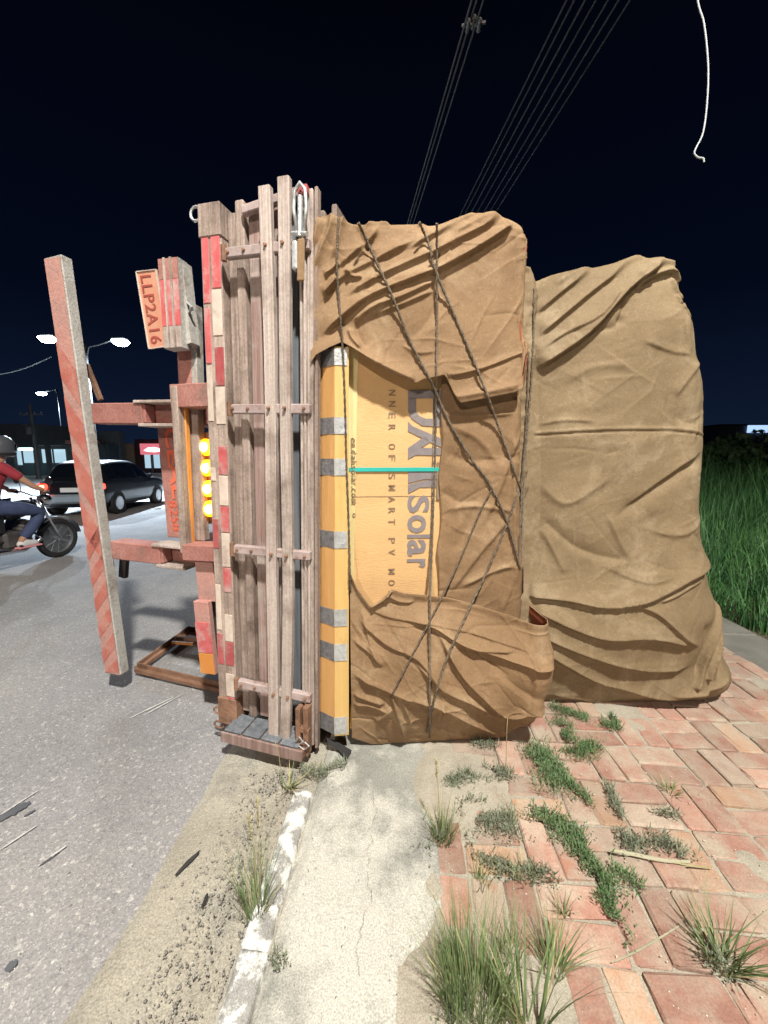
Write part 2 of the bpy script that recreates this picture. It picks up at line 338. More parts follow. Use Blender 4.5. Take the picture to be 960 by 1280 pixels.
M['lampglass'] = mat('lamp_lens', (1, 1, 1), rough=.3, bump=0, emit=(.80, .92, 1.0), es=90.0)
M['lampglass_warm'] = mat('warm_lamp_lens', (1, 1, 1), rough=.3, bump=0, emit=(1.0, .92, .78), es=60.0)
M['polemetal'] = mat('lamp_pole_metal', (.04, .043, .046), (.055, .058, .06), rough=.5, metal=.3, bump=.1)
M['poleconc'] = mat('concrete_pole', (.07, .07, .07), (.10, .10, .095), rough=.9, bump=.3)
M['carpaint'] = mat('dark_car_paint', (.012, .015, .02), (.016, .02, .026), rough=.35, metal=.4, bump=0, coat=.5, rnd=0)
M['carpale'] = mat('silver_bumper', (.36, .44, .50), (.40, .48, .54), rough=.35, metal=.3, bump=0, coat=.6)
M['carglass'] = mat('car_glass', (.006, .008, .012), rough=.06, bump=0, spec=.8, coat=1.0)
M['tail'] = mat('tail_lamp', (.6, .02, .02), rough=.2, bump=0, emit=(1, .05, .03), es=4.0)
M['tailhot'] = mat('tail_lamp_bulb', (1, .4, .2), rough=.2, bump=0, emit=(1, .35, .12), es=12.0)
M['alloy'] = mat('alloy_rim', (.40, .41, .43), (.5, .51, .53), rough=.35, metal=.8, bump=0)
M['white'] = mat('white_paint', (.74, .74, .73), (.80, .80, .79), rough=.6, bump=.1)
M['bikepaint'] = mat('black_bike_paint', (.014, .014, .017), rough=.25, metal=.2, bump=0, coat=.8)
M['chrome'] = mat('chrome', (.6, .6, .62), rough=.2, metal=1.0, bump=0)
M['skin'] = mat('skin', (.36, .19, .12), (.42, .23, .15), rough=.6, bump=.05)
M['shirt'] = mat('red_shirt', (.30, .025, .04), (.36, .04, .055), scale=6, rough=.85, bump=.4, bscale=12)
M['jeans'] = mat('blue_jeans', (.035, .05, .11), (.06, .08, .16), scale=8, rough=.85, bump=.4, bscale=14)
M['shoe'] = mat('white_shoe', (.70, .66, .66), (.76, .72, .72), rough=.6)
M['shoe_pink'] = mat('pink_shoe_panel', (.62, .25, .27), rough=.6)
M['helmet'] = mat('helmet_shell', (.07, .075, .085), (.09, .095, .105), rough=.3, bump=0, coat=.5)
M['grass'] = mat('grass_blade', (.11, .175, .06), (.23, .30, .13), scale=9, rough=.6, bump=0, rnd=.12)
M['grass_dry'] = mat('dry_grass_blade', (.30, .27, .13), (.42, .37, .20), scale=9, rough=.7, bump=0)
M['grass_dark'] = mat('tall_field_grass', (.010, .065, .018), (.095, .22, .065), scale=2.6, rough=.6, bump=0, rnd=0)
M['clover'] = mat('clover_leaf', (.065, .125, .045), (.15, .225, .10), scale=14, rough=.6, bump=0, rnd=.1)
M['clover_grey'] = mat('grey_green_leaf', (.13, .155, .10), (.22, .24, .16), scale=14, rough=.7, bump=0, rnd=.1)
M['leafdry'] = mat('dry_leaf', (.30, .285, .19), (.40, .37, .26), scale=9, rough=.8, bump=.2)
M['gravel'] = mat('gravel', (.19, .18, .165), (.36, .34, .30), scale=26, detail=1, rough=.9, bump=.2, rnd=0)
M['litter'] = mat('pale_petals', (.62, .56, .47), (.70, .64, .55), rough=.8, bump=0)
M['cable'] = mat('overhead_cable', (.07, .07, .075), (.085, .085, .09), rough=.6, bump=0)
M['cable_dark'] = mat('dark_overhead_cable', (.035, .04, .042), (.04, .045, .05), rough=.6, bump=0)
M['wire_white'] = mat('white_wire', (.40, .42, .44), rough=.5, bump=0)
M['ceramic'] = mat('insulator', (.16, .15, .15), rough=.4, bump=0)
M['bwall'] = mat('grey_render_wall', (.075, .085, .092), (.10, .11, .118), scale=1.5, rough=.9, bump=.2)
M['bwall_blue'] = mat('blue_grey_wall', (.045, .075, .095), (.065, .095, .115), scale=1.5, rough=.9, bump=.2)
M['bwall_beige'] = mat('olive_beige_wall', (.10, .088, .05), (.125, .108, .065), scale=1.5, rough=.9, bump=.2)
M['bwall_maroon'] = mat('maroon_wall', (.045, .022, .028), (.06, .03, .035), scale=1.5, rough=.9, bump=.2)
M['broof'] = mat('sheet_roof', (.06, .064, .068), (.08, .085, .09), scale=2, rough=.7, bump=.2)
M['bglass'] = mat('lit_shop_window', (.10, .15, .18), rough=.2, bump=0, emit=(.55, .80, .95), es=.7)
M['bdark'] = mat('dark_opening', (.02, .025, .03), rough=.6, bump=0)
M['tubelight'] = mat('fluorescent_tube', (1, 1, 1), bump=0, emit=(.75, 1.0, .97), es=9.0)
M['warmbulb'] = mat('warm_bulb', (1, .9, .7), bump=0, emit=(1.0, .80, .45), es=6.0)
M['signred'] = mat('backlit_red_sign', (.6, .12, .16), bump=0, emit=(.9, .22, .28), es=.7)
M['signwhite'] = mat('backlit_white_sign', (.8, .8, .8), bump=0, emit=(.85, 1, .97), es=1.6)
M['bluelit'] = mat('blue_lit_facade', (.5, .6, .7), bump=0, emit=(.42, .62, 1.0), es=1.1, c2=(.3, .4, .5))
M['bush'] = mat('dark_bush_leaf', (.02, .05, .015), (.05, .09, .03), scale=3, rough=.7, bump=0)
M['bark'] = mat('bark', (.10, .075, .05), (.16, .12, .085), scale=6, rough=.9, bump=.5)
M['bluebin'] = mat('blue_plastic', (.02, .07, .35), rough=.5, bump=0)

# ================================================================== SETTING: road, shoulder, kerb, pavement
def road_z(x): return -0.062 - 0.014 * np.clip(-x - 0.9, 0, 7)
xs = np.concatenate([np.linspace(-90, -9, 10), np.linspace(-8, -0.6, 60)]); ys = np.concatenate([np.linspace(-30, -2, 6), np.linspace(-1, 8, 60), np.linspace(9, 260, 20)])
X, Y = np.meshgrid(xs, ys, indexing='ij')
Z = road_z(X) + 0.006 * fbm(X * 1.5, Y * 1.5, 3) * (Y < 9)
road = struct(grid_mesh('road', np.stack([X, Y, Z], -1), M['asphalt']))
# scrape marks scratched into the asphalt
def scrape(px0, px1, wd, m):
    a = gnd(*px0, z=-.062); b = gnd(*px1, z=-.062)
    n = 14; pts = []
    d = (b - a).normalized(); s = Vector((-d.y, d.x, 0)); mb = MB(); vs = []; fs = []
    for i in range(n + 1):
        p = a.lerp(b, i / n); ww = wd * (.35 + .65 * math.sin(math.pi * (i + .3) / (n + .6))) * random.uniform(.6, 1.2)
        for k in (-1, 1):
            q = p + s * ww * .5 * k; q.z = float(road_z(q.x)) + .009; vs.append(q)
    for i in range(n): fs.append((2 * i, 2 * i + 1, 2 * i + 3, 2 * i + 2))
    return mb.add(vs, fs).build('scrape_mark', m, road)
M['chalk'] = mat('pale_scrape', (.55, .53, .50), (.42, .40, .38), scale=30, rough=.9, bump=0)
M['oil'] = mat('dark_stain', (.07, .075, .085), (.11, .11, .12), scale=14, rough=.8, bump=.1)
for a, b, wd in [((0, 1062), (46, 1032), .012), ((0, 1018), (47, 988), .01), ((163, 897), (216, 872), .014), ((180, 894), (228, 868), .012), ((48, 1083), (83, 1058), .012)]: scrape(a, b, wd, M['chalk'])
for a, b, wd in [((-14, 1030), (38, 1002), .06), ((50, 1082), (74, 1066), .012), ((6, 1214), (22, 1204), .03), ((30, 1020), (44, 1012), .02)]: scrape(a, b, wd, M['oil'])

# sandy shoulder between asphalt and kerb
xs = np.linspace(-1.06, -0.385, 96); ys = np.linspace(-0.6, 7.0, 500)
X, Y = np.meshgrid(xs, ys, indexing='ij')
edge = -0.915 + 0.03 * fbm(Y * 3, Y * 0 + 3, 3) * 2
prof = np.clip((X - edge) / 0.10, 0, 1); prof = prof * prof * (3 - 2 * prof)
ridge = np.exp(-((X - edge - .08) / .05) ** 2)
Z = road_z(X) - .006 + prof * 0.020 + ridge * .006 + prof * (0.028 * fbm(X * 7, Y * 5, 4) + .006 * fbm(X * 40, Y * 40, 2)) + .018 * np.clip((X + .62) / .15, 0, 1)
shoulder = struct(grid_mesh('sand_shoulder', np.stack([X, Y, Z], -1), M['sand']))

# pavement base: concrete strip
xs = np.linspace(-0.402, 0.125, 60); ys = np.linspace(-0.6, 4.2, 420)
X, Y = np.meshgrid(xs, ys, indexing='ij')
Z = -0.004 + .012 * fbm(X * 4, Y * 4, 3) + .003 * fbm(X * 30, Y * 30, 2) - .03 * np.clip((-.35 - X) / .06, 0, 1)
Z[0] -= .12; Z[-1] -= .05
strip = struct(grid_mesh('concrete_strip', np.stack([X, Y, Z], -1), M['concrete']))
# hairline crack in the concrete, a groove of darker grit
def smooth_poly_(p):
    return [(a[0] + (b[0] - a[0]) * k / 5, a[1] + (b[1] - a[1]) * k / 5) for a, b in zip(p[:-1], p[1:]) for k in range(5)]
cr = [(467, 985), (470, 1020), (462, 1062), (458, 1095), (464, 1130), (450, 1165), (446, 1200), (449, 1228)]
mbk = MB(); pts = [gnd(x + random.uniform(-3, 3), y + random.uniform(-1, 1)) for x, y in smooth_poly_(cr)]
vs = []; fs = []
for i, p in enumerate(pts):
    for k in (-1, 1): vs.append((p.x + k * .00045 * (1 if i % 7 else 0), p.y, .0075))
for i in range(len(pts) - 1): fs.append((2 * i, 2 * i + 1, 2 * i + 3, 2 * i + 2))
mbk.add(vs, fs).build('crack', M['soil'], strip)

# sandy bed below the brick paving, piled up over some of the bricks on the left
xs = np.concatenate([np.linspace(-.02, .6, 110), np.linspace(.61, 2.36, 170)]); ys = np.linspace(-0.6, 4.6, 520)
X, Y = np.meshgrid(xs, ys, indexing='ij')
cover = np.clip((0.40 - X) / .25, 0, 1) * .0095 * (.6 + .8 * vnoise(X * 6, Y * 6))
patch = np.clip(fbm(X * 2.6 + 4, Y * 2.6, 3) * 3.6 - .02, 0, 1) * .012
near = np.clip((1.0 - Y) / .12, 0, 1) * np.clip((.66 - X) / .1, 0, 1) * .012
Z = -0.0135 + cover + patch * 1.25 + near + .030 * np.clip(fbm(X * 5 + 3, Y * 5, 4) + .06, -.1, .3) * np.exp(-((X - .19) / .16) ** 2) * (X > .0) - .02 * np.clip((.09 - X) / .10, 0, 1) + .006 * fbm(X * 9, Y * 9, 3) + .002 * fbm(X * 45, Y * 45, 2)
bed = struct(grid_mesh('sand_bed', np.stack([X, Y, Z], -1), M['dust']))

# brick pavers: basket weave, each its own piece
paving = bpy.data.objects.new('brick_paving', None); COL.objects.link(paving); struct(paving)
MODX = 0.216; BL = 0.205; BW = 0.0985; BT = 0.05
brick_meshes = []
for k in range(10):
    mb = MB(); mb.box((-BL / 2, -BW / 2, -BT), (BL / 2, BW / 2, 0), .006)
    for i, v in enumerate(mb.v):
        v.x += random.uniform(-.005, .005); v.y += random.uniform(-.005, .005); v.z += random.uniform(-.002, .002) if v.z > -.02 else 0
    me = mb.mesh('brick'); me.materials.append(M[['brick', 'brick', 'brick', 'brick3', 'brick3', 'brick', 'brick', 'brick2', 'brick', 'brick'][k]]); brick_meshes.append(me)
nb = 0
for i in range(-1, 10):
    for j in range(17):
        x0 = 0.212 + i * MODX; y0 = 0.492 + j * MODX
        if y0 > 2.25 and x0 < 1.62: continue
        if y0 < .74 and x0 > 1.2: continue
        if y0 < .60: continue
        if i < 0:
            o = bpy.data.objects.new('brick', random.choice(brick_meshes)); COL.objects.link(o); o.parent = paving; o.location = (x0 + MODX * .75, y0 + MODX / 2, -.004); o.rotation_euler = (random.gauss(0, .012), random.gauss(0, .012), math.pi / 2 + random.gauss(0, .02)); continue
        for h in (0, 1):
            o = bpy.data.objects.new('brick', random.choice(brick_meshes)); COL.objects.link(o); o.parent = paving
            if (i + j) % 2 == 1:
                o.location = (x0 + MODX / 2, y0 + MODX * (.25 + .5 * h), 0); rz = 0
            else:
                o.location = (x0 + MODX * (.25 + .5 * h), y0 + MODX / 2, 0); rz = math.pi / 2
            o.location.z = random.uniform(-.007, .004)
            o.rotation_euler = (random.gauss(0, .012), random.gauss(0, .012), rz + random.gauss(0, .018)); nb += 1
# concrete edging of the pavement and soil under the grass
mb = MB()
for k in range(7): mb.box((2.33, -.5 + k * .9, -.12), (2.80, .395 + k * .9, -.006 + random.uniform(-.006, .004)), .012)
edging = struct(mb.build('pavement_edging', M['edging']))
xs = np.concatenate([np.linspace(2.78, 8, 30), np.linspace(9, 160, 12)]); ys = np.concatenate([np.linspace(-30, -1, 5), np.linspace(0, 14, 40), np.linspace(16, 260, 14)])
X, Y = np.meshgrid(xs, ys, indexing='ij'); Z = -.03 + .10 * fbm(X * .6, Y * .6, 3) * (X > 3)
struct(grid_mesh('verge_soil', np.stack([X, Y, Z], -1), M['soil']))
# ground further on, behind the truck, and under the camera
mb = MB(); mb.box((-.46, 4.0, -.3), (2.9, 260, -.02), .01); struct(mb.build('far_pavement', M['concrete']))
mb = MB(); mb.box((-.46, -30, -.3), (2.9, -.55, -.012), .01); struct(mb.build('near_pavement', M['concrete']))

# kerb stones
kr = bpy.data.objects.new('kerb', None); COL.objects.link(kr); struct(kr)
for (ya, yb, dz, dx) in [(-.5, .695, 0, 0), (.70, .90, -.003, .004), (.903, 1.02, -.007, -.003), (1.026, 1.43, .002, 0), (2.2, 3.1, 0, 0)]:
    n = max(4, int((yb - ya) / .008)); P = np.zeros((n + 1, 9, 3))
    px = np.array([-.040, -.040, -.034, -.016, 0, .016, .034, .040, .040]); pz = np.array([-.13, -.010, -.001, .002, .003, .002, -.001, -.010, -.13])
    for i in range(n + 1):
        y = ya + (yb - ya) * i / n
        P[i, :, 0] = -.437 + dx + px * (1 + .05 * math.sin(y * 9)); P[i, :, 1] = y; P[i, :, 2] = pz + dz
    P[..., 0] += .012 * fbm(P[..., 1] * 14, P[..., 2] * 30 + P[..., 0] * 20, 3); P[..., 2] += .022 * fbm(P[..., 1] * 16, P[..., 0] * 40, 3)
    P[0, :, 2] = np.minimum(P[0, :, 2], -.05); P[-1, :, 2] = np.minimum(P[-1, :, 2], -.05)
    grid_mesh('kerb_stone', P, M['kerb'], kr)


# ================================================================== the overturned truck, lying on its side
A = R(11.6); LEAN = math.atan(.0267)
truck = thing('overturned_truck', 'overturned flatbed truck lying on its side, its weathered wooden bed standing upright', 'truck', gnd(392, 950), 0)
truck.rotation_euler = (0, LEAN, -A)
TM = Matrix.Translation(truck.location) @ Matrix.Rotation(-A, 4, 'Z') @ Matrix.Rotation(LEAN, 4, 'Y')
TI = TM.inverted()
def tp(px, py, yl):
    """pixel -> truck frame point on the plane y = yl"""
    o = TI @ Vector(_C); d = TI.to_3x3() @ Vector(ray(px, py)); return o + d * ((yl - o.y) / d.y)
def tpart(name, m, fn, parent=truck, smooth=False):
    mb = MB(); fn(mb); return mb.build(name, m, parent, smooth)

# rear beam with reflective tape
beam = tpart('rear_beam', M['wood'], lambda b: b.box((-.545, .04, .06), (-.442, .17, 2.43), .006))
def tape(x0, x1, z0, z1, m, y=.04):
    tpart('reflective_tape', m, lambda b: b.box((x0, y - .0035, z0), (x1, y + .002, z1), .0015), beam)
z = 2.33; pat = [('r', .27), ('w', .23), ('g', .05), ('r', .20), ('w', .20), ('g', .11), ('r', .16), ('w', .17), ('r', .15), ('w', .20), ('r', .15), ('g', .13), ('w', .17), ('r', .15), ('g', .05), ('w', .15), ('r', .13)]
sc_ = 2.24 / sum(p[1] for p in pat)
for k, h in pat:
    h *= sc_
    if k != 'g': tape(-.492 + random.uniform(-.003, .003), -.446, z - h + .004, z - .002, M['tape_red'] if k == 'r' else M['tape_white'])
    z -= h
for (z0, z1, k) in [(2.05, 2.31, 'r'), (1.80, 2.03, 'r'), (1.55, 1.79, 'w'), (1.28, 1.34, 'w'), (.96, 1.10, 'r'), (.55, .78, 'w'), (.37, .53, 'r')]:
    tape(-.536, -.505 + random.uniform(-.006, .004), z0, z1, M['tape_red'] if k == 'r' else M['tape_white'])
tpart('end_plate', M['wood'], lambda b: b.box((-.548, .033, 2.31), (-.438, .175, 2.44), .004))
tpart('end_plate', M['rust'], lambda b: b.box((-.548, .033, .045), (-.438, .175, .19), .004))
tpart('lashing_ring', M['galv'], lambda b: b.tube([(-.575 + .028 * math.cos(t), .06, 2.42 + .028 * math.sin(t)) for t in np.linspace(0, 6.28, 14)], .006, 6))
for zz in (.02, .10):
    tpart('lashing_ring', M['rust'], lambda b: b.tube([(-.555 + .03 * math.cos(t), .05, zz + .018 * math.sin(t)) for t in np.linspace(0, 6.28, 14)], .005, 6))
# planks of the bed's end
tpart('deck_plank', M['wood'], lambda b: b.box((-.440, .085, .10), (-.398, .14, 2.42), .005))
tpart('deck_plank', M['wood'], lambda b: b.box((-.392, .068, .09), (-.349, .13, 2.455), .006))
tpart('deck_plank', M['wood_red'], lambda b: b.box((-.341, .088, .09), (-.285, .14, 2.42), .005))
tpart('deck_plank', M['wood_red'], lambda b: b.box((-.282, .094, .09), (-.226, .14, 2.42), .005))
tpart('deck_plank', M['wood_red'], lambda b: b.box((-.223, .092, .09), (-.158, .14, 2.42), .005))
tpart('deck_plank', M['wood_blue'], lambda b: b.box((-.155, .096, .09), (-.112, .14, 2.40), .005))
tpart('deck_plank', M['wood_blue'], lambda b: b.box((-.109, .090, .09), (-.080, .14, 2.40), .005))
# the bed itself, going forward from us
tpart('bed_frame', M['wood_red'], lambda b: b.box((-.50, .145, .08), (-.06, 4.6, 2.40), .01))
tpart('side_rail', M['wood'], lambda b: b.box((-.545, .176, 2.32), (-.03, 4.6, 2.435), .008))
tpart('side_rail', M['wood'], lambda b: b.box((-.545, .176, .03), (-.03, 4.6, .10), .008))
# two loose slats standing proud of the end
def slat(x0, x1, z1, z0, bend, m):
    P = []; n = 24; vs = []; fs = []
    for i in range(n + 1):
        t = i / n; z = z0 + (z1 - z0) * t; dx = bend * (1 - t) ** 3 + .004 * math.sin(t * 9 + x0 * 50); y0 = -.012 + .010 * math.sin(t * 3.1)
        for (x, y) in ((x0 + .004, y0), (x1 - .004, y0), (x1, y0 + .004), (x1, y0 + .026), (x0, y0 + .026), (x0, y0 + .004)): vs.append((x + dx, y, z))
    for i in range(n):
        for k in range(6): fs.append((i * 6 + k, i * 6 + (k + 1) % 6, (i + 1) * 6 + (k + 1) % 6, (i + 1) * 6 + k))
    fs.append((5, 4, 3, 2, 1, 0)); fs.append(tuple(n * 6 + k for k in range(6)))
    return MB().add(vs, fs).build('slat', m, truck)
slats = [slat(-.226, -.174, 2.435, .0, -.012, M['wood_pale']), slat(-.149, -.099, 2.455, -.02, -.022, M['wood_pale'])]
# ribbed rail at the right, three grooves
rib = tpart('ribbed_rail', M['wood_pale'], lambda b: b.box((-.078, .035, .04), (-.018, .085, 2.43), .004))
for x in (-.072, -.056, -.040):
    tpart('rib', M['wood_pale'], lambda b: b.box((x, .026, .30), (x + .010, .036, 2.19), .003), rib)
tpart('rail_edge', M['wood'], lambda b: b.box((-.016, .045, .02), (-.002, .078, 2.44), .003))
tpart('rail_edge', M['wood'], lambda b: b.box((.006, .16, 2.36), (.030, 4.2, 2.44), .004))
# cross brackets with bolts
for z, xl in ((2.225, -.402), (1.60, -.398), (.972, -.408), (.30, -.410)):
    br = tpart('bracket', M['bracket'], lambda b: b.bar((xl, .022, z), (-.022, .022, z + random.uniform(-.006, .004)), .04, .03, .004))
    for x in (-.385, -.31, -.20, -.125, -.045):
        tpart('bolt', M['rust'], lambda b: b.lathe([(.0, -.007), (.006, -.006), (.008, 0), (.008, .004)], 8, Matrix.Translation((x, (.006 if x not in (-.20, -.125) else -.012), z)) @ Matrix.Rotation(R(-90), 4, 'X')), br)
    tpart('hinge_pin', M['rust'], lambda b: b.tube([(xl - .004, .01, z - .03), (xl - .004, .01, z + .03)], .012, 8), br)
# header at the top
tpart('header_strip', M['bracket'], lambda b: b.bar((-.345, .06, 2.40), (-.09, .06, 2.435), .035, .03, .004))
# tray at the bottom
tray = tpart('bottom_tray', M['rust'], lambda b: b.box((-.455, -.05, .035), (-.03, .08, .075), .005))
for k in range(4): tpart('tray_board', M['wood_blue'], lambda b: b.box((-.45 + k * .10, -.045, .076), (-.358 + k * .10, .078, .088), .003), tray)
tpart('tray_lip', M['wood_red'], lambda b: b.box((-.46, -.062, .03), (-.03, -.051, .085), .003), tray)
# ratchet hook and webbing at the foot of the rail
hook = tpart('lashing_hook', M['rust'], lambda b: b.box((-.085, -.02, .05), (-.06, .03, .26), .005).box((-.05, -.015, .02), (-.022, .03, .27), .005).bar((-.085, 0, .155), (-.02, 0, .145), .03, .03))
tpart('wire_clip', M['galv'], lambda b: b.tube([(-.075, -.03, .10), (-.055, -.035, .135), (-.035, -.035, .115), (-.06, -.035, .09), (-.03, -.035, .075), (-.008, -.03, .095), (-.03, -.03, .11)], .0035, 6), hook)
# shackle and turnbuckle at the top
sh = tpart('shackle', M['galv'], lambda b: b.tube([(-.066, .0, 2.26), (-.078, -.005, 2.34), (-.072, -.006, 2.40), (-.050, -.006, 2.425), (-.030, -.006, 2.40), (-.024, -.005, 2.34), (-.038, .0, 2.26)], .0075, 8), smooth=True)
tpart('turnbuckle', M['galv'], lambda b: b.tube([(-.05, -.005, 2.38), (-.052, -.006, 2.24)], .010, 8).tube([(-.085, -.004, 2.255), (-.02, -.008, 2.245)], .009, 8).box((-.083, -.02, 2.12), (-.060, .01, 2.225), .006), sh)
tpart('strap_end', M['tarp'], lambda b: b.bar((-.045, -.008, 2.23), (-.05, -.006, 2.08), .03, .012), sh)
# stub of a red tail post behind the shackle
tpart('red_tip', M['tape_red'], lambda b: b.box((-.072, .01, 2.40), (-.03, .034, 2.432), .004))

# ---- bumper post with diagonal stripes, standing left of the bed
pt, pb = tp(65, 320, .24), tp(141, 843, .24)
postw = .128; postd = .062
def post_frame(z): return pb.x + (pt.x - pb.x) * (z - pb.z) / (pt.z - pb.z)
post = tpart('bumper_post', M['post_grey'], lambda b: b.bar((pb.x, .24 + postd / 2, pb.z), (pt.x, .24 + postd / 2, pt.z), postw, postd, .005))
# painted front face: pale ground and red diagonal bands, flat sheets on the post
def band(z0, z1, m, y, slant=.10):
    hw = postw / 2 - .006
    vs = []
    for (sx, zz) in ((-1, z0), (1, z0 + slant), (1, z1 + slant), (-1, z1)):
        zz = min(max(zz, pb.z + .006), pt.z - .01); vs.append((post_frame(zz) + sx * hw, y, zz))
    MB().add(vs, [(0, 1, 2, 3)]).build('stripe', m, post)
band(pb.z + .004, pt.z, M['post_pale'], .2375, 0)
zz = pb.z - .10
while zz < 1.95:
    h = .085 if zz < .75 else .20; band(zz, zz + h, M['post_red'], .2352, .13 if zz < .75 else -.16); zz += .165 if zz < .75 else .30
# bumper stays
for (p0, p1, hgt) in ((tp(116, 517, .27), tp(222, 509, .27), .115), (tp(140, 687, .27), tp(224, 690, .27), .11)):
    st = tpart('bumper_stay', M['rail'], lambda b: b.bar((p0.x, .31, p0.z), (p0.x + .36, .31, p0.z), hgt, .10, .006, up=(0, 1, 0)))
    x0 = p0.x + .345; x1 = p1.x + .05
    tpart('channel_web', M['rail'], lambda b: b.box((x0, .34, p0.z - hgt / 2 + .004), (x1, .36, p0.z + hgt / 2 - .004), .003), st)
    tpart('channel_flange', M['wood_pale'], lambda b: b.box((x0 - .03, .25, p0.z + hgt / 2 - .004), (x1, .362, p0.z + hgt / 2 + .012), .003), st)
    tpart('channel_flange', M['wood_pale'], lambda b: b.box((x0 - .005, .25, p0.z - hgt / 2 - .014), (x1, .362, p0.z - hgt / 2 + .003), .003), st)
    tpart('channel_lip', M['rail'], lambda b: b.box((x0 + .01, .27, p0.z - hgt / 2 + .008), (x0 + .03, .335, p0.z + hgt / 2 - .008), .003), st)
    tpart('bolt', M['galv'], lambda b: b.lathe([(0, -.014), (.014, -.01), (.016, 0)], 8, Matrix.Translation((x1 - .06, .335, p0.z + .01)) @ Matrix.Rotation(R(-90), 4, 'X')), st)
    # chassis rail running forward
    tpart('chassis_rail', M['rail'], lambda b: b.box((x1 - .20, .364, p0.z - .05), (x1, 4.6, p0.z + .05), .006))
a, b_ = tp(104, 455, .34), tp(122, 500, .34)
tpart('stay_gusset', M['rust'], lambda b: b.bar((a.x, .36, a.z), (b_.x, .36, b_.z), .03, .02, .002))
a, b_ = tp(147, 700, .34), tp(151, 745, .34)
tpart('stay_gusset', M['darksteel'], lambda b: b.bar((a.x, .37, a.z - .12), (a.x + .02, .37, a.z), .05, .03, .002))
# cross-member blocks next to the bed
def pbox(name, m, x0, y0, x1, y1, yl, d, par=truck, c=.005):
    """upright board seen between two image corners, at depth yl, thickness d"""
    p, q = tp(x0, y0, yl), tp(x1, y1, yl)
    return tpart(name, m, lambda b: b.box((min(p.x, q.x), yl, min(p.z, q.z)), (max(p.x, q.x), yl + d, max(p.z, q.z)), c), par)
def pbar(name, m, pa, pz, wd, yl, d, par=truck, c=.004):
    p, q = tp(*pa, yl), tp(*pz, yl)
    return tpart(name, m, lambda b: b.bar((p.x, yl + d / 2, p.z), (q.x, yl + d / 2, q.z), wd, d, c), par)
pbar('tail_block', M['rail'], (212, 495), (262, 493), .115, .18, .09)
pbar('tail_block', M['rail'], (227, 691), (272, 693), .085, .16, .11)
pbar('upright_batten', M['wood'], (216, 482), (229, 692), .042, .175, .05)
pbar('amber_batten', M['orange_and_glow_board'], (228, 508), (237, 690), .030, .215, .03)  # batten coloured orange for the glow of the lamps beside it
pbar('amber_batten', M['wood'], (240, 508), (249, 676), .06, .26, .05)
rp_ = pbar('lettered_panel', M['rail'], (205, 532), (218, 672), .105, .40, .03)
# four round amber tail lamps on a backing bar
bar_ = pbar('lamp_bar', M['rust'], (254, 540), (264, 655), .10, .315, .03)
for (px, py) in ((256, 559), (258, 585), (260, 611), (262, 636)):
    c = tp(px, py, .30)
    lm = tpart('amber_lamp', M['amber'], lambda b: b.lathe([(.0, -.032), (.020, -.029), (.037, -.018), (.0445, -.003), (.0455, .018)], 20, Matrix.Translation(c) @ Matrix.Rotation(R(-90), 4, 'X')), smooth=True)
    tpart('lamp_bulb', M['amber_core'], lambda b: b.lathe([(0, -.039), (.012, -.037), (.022, -.031), (.027, -.024)], 14, Matrix.Translation(c + Vector((.012, 0, 0))) @ Matrix.Rotation(R(-90), 4, 'X')), lm, True)
    lm['label'] = 'lit round amber tail lamp'
# number plate on its bracket
p00, p10, p01, p11 = tp(171, 340, .19), tp(197, 337, .19), tp(187, 437, .19), tp(213, 433, .19)
def quadbox(name, m, a, b, c_, d, y0, y1, par, curve=0.0):
    """sheet between four corners (top-left, top-right, bottom-left, bottom-right) with thickness"""
    n = 10; vs = []; fs = []
    for i in range(n + 1):
        t = i / n; l = a.lerp(c_, t); r_ = b.lerp(d, t); yy = curve * math.sin(math.pi * t)
        for (p, y) in ((l, y0 + yy), (r_, y0 + yy), (r_, y1 + yy), (l, y1 + yy)): vs.append((p.x, y, p.z))
    for i in range(n):
        for k in range(4): fs.append((i * 4 + k, (i + 1) * 4 + k, (i + 1) * 4 + (k + 1) % 4, i * 4 + (k + 1) % 4))
    fs.append((0, 1, 2, 3)); fs.append((n * 4 + 3, n * 4 + 2, n * 4 + 1, n * 4))
    return MB().add(vs, fs).build(name, m, par)
plate = quadbox('number_plate', M['plate'], p00, p10, p01, p11, .186, .19, truck, .0)

def text_mesh(body, size, extrude=.0008, spacing=1.0, bold=0.0, shear=0.0):
    cu = bpy.data.curves.new('lettering', 'FONT'); cu.body = body; cu.size = size; cu.extrude = extrude; cu.space_character = spacing
    cu.offset = bold; cu.shear = shear; cu.resolution_u = 3; cu.align_x = 'LEFT'
    o = bpy.data.objects.new('tmp', cu); COL.objects.link(o)
    bpy.context.view_layer.update()
    dg = bpy.context.evaluated_depsgraph_get(); me = bpy.data.meshes.new_from_object(o.evaluated_get(dg)); bpy.data.objects.remove(o)
    return me
def map_text(me, fn):
    co = np.array([v.co[:] for v in me.vertices]); lo = co.min(0); hi = co.max(0)
    for v in me.vertices:
        u = (v.co.x - lo[0]) / (hi[0] - lo[0]); h = (v.co.y - lo[1]) / (hi[1] - lo[1]); v.co = fn(u, h, v.co.z)
    me.update()
me = text_mesh('LLP2A16', .1, .001, 1.1, .001)
def plmap(u, h, z):
    t = .06 + .88 * u; l = p00.lerp(p01, t); r_ = p10.lerp(p11, t); p = l.lerp(r_, .16 + .52 * h); return Vector((p.x, .1845 - z, p.z))
map_text(me, plmap); link('plate_number', me, M['plate_txt'], plate)
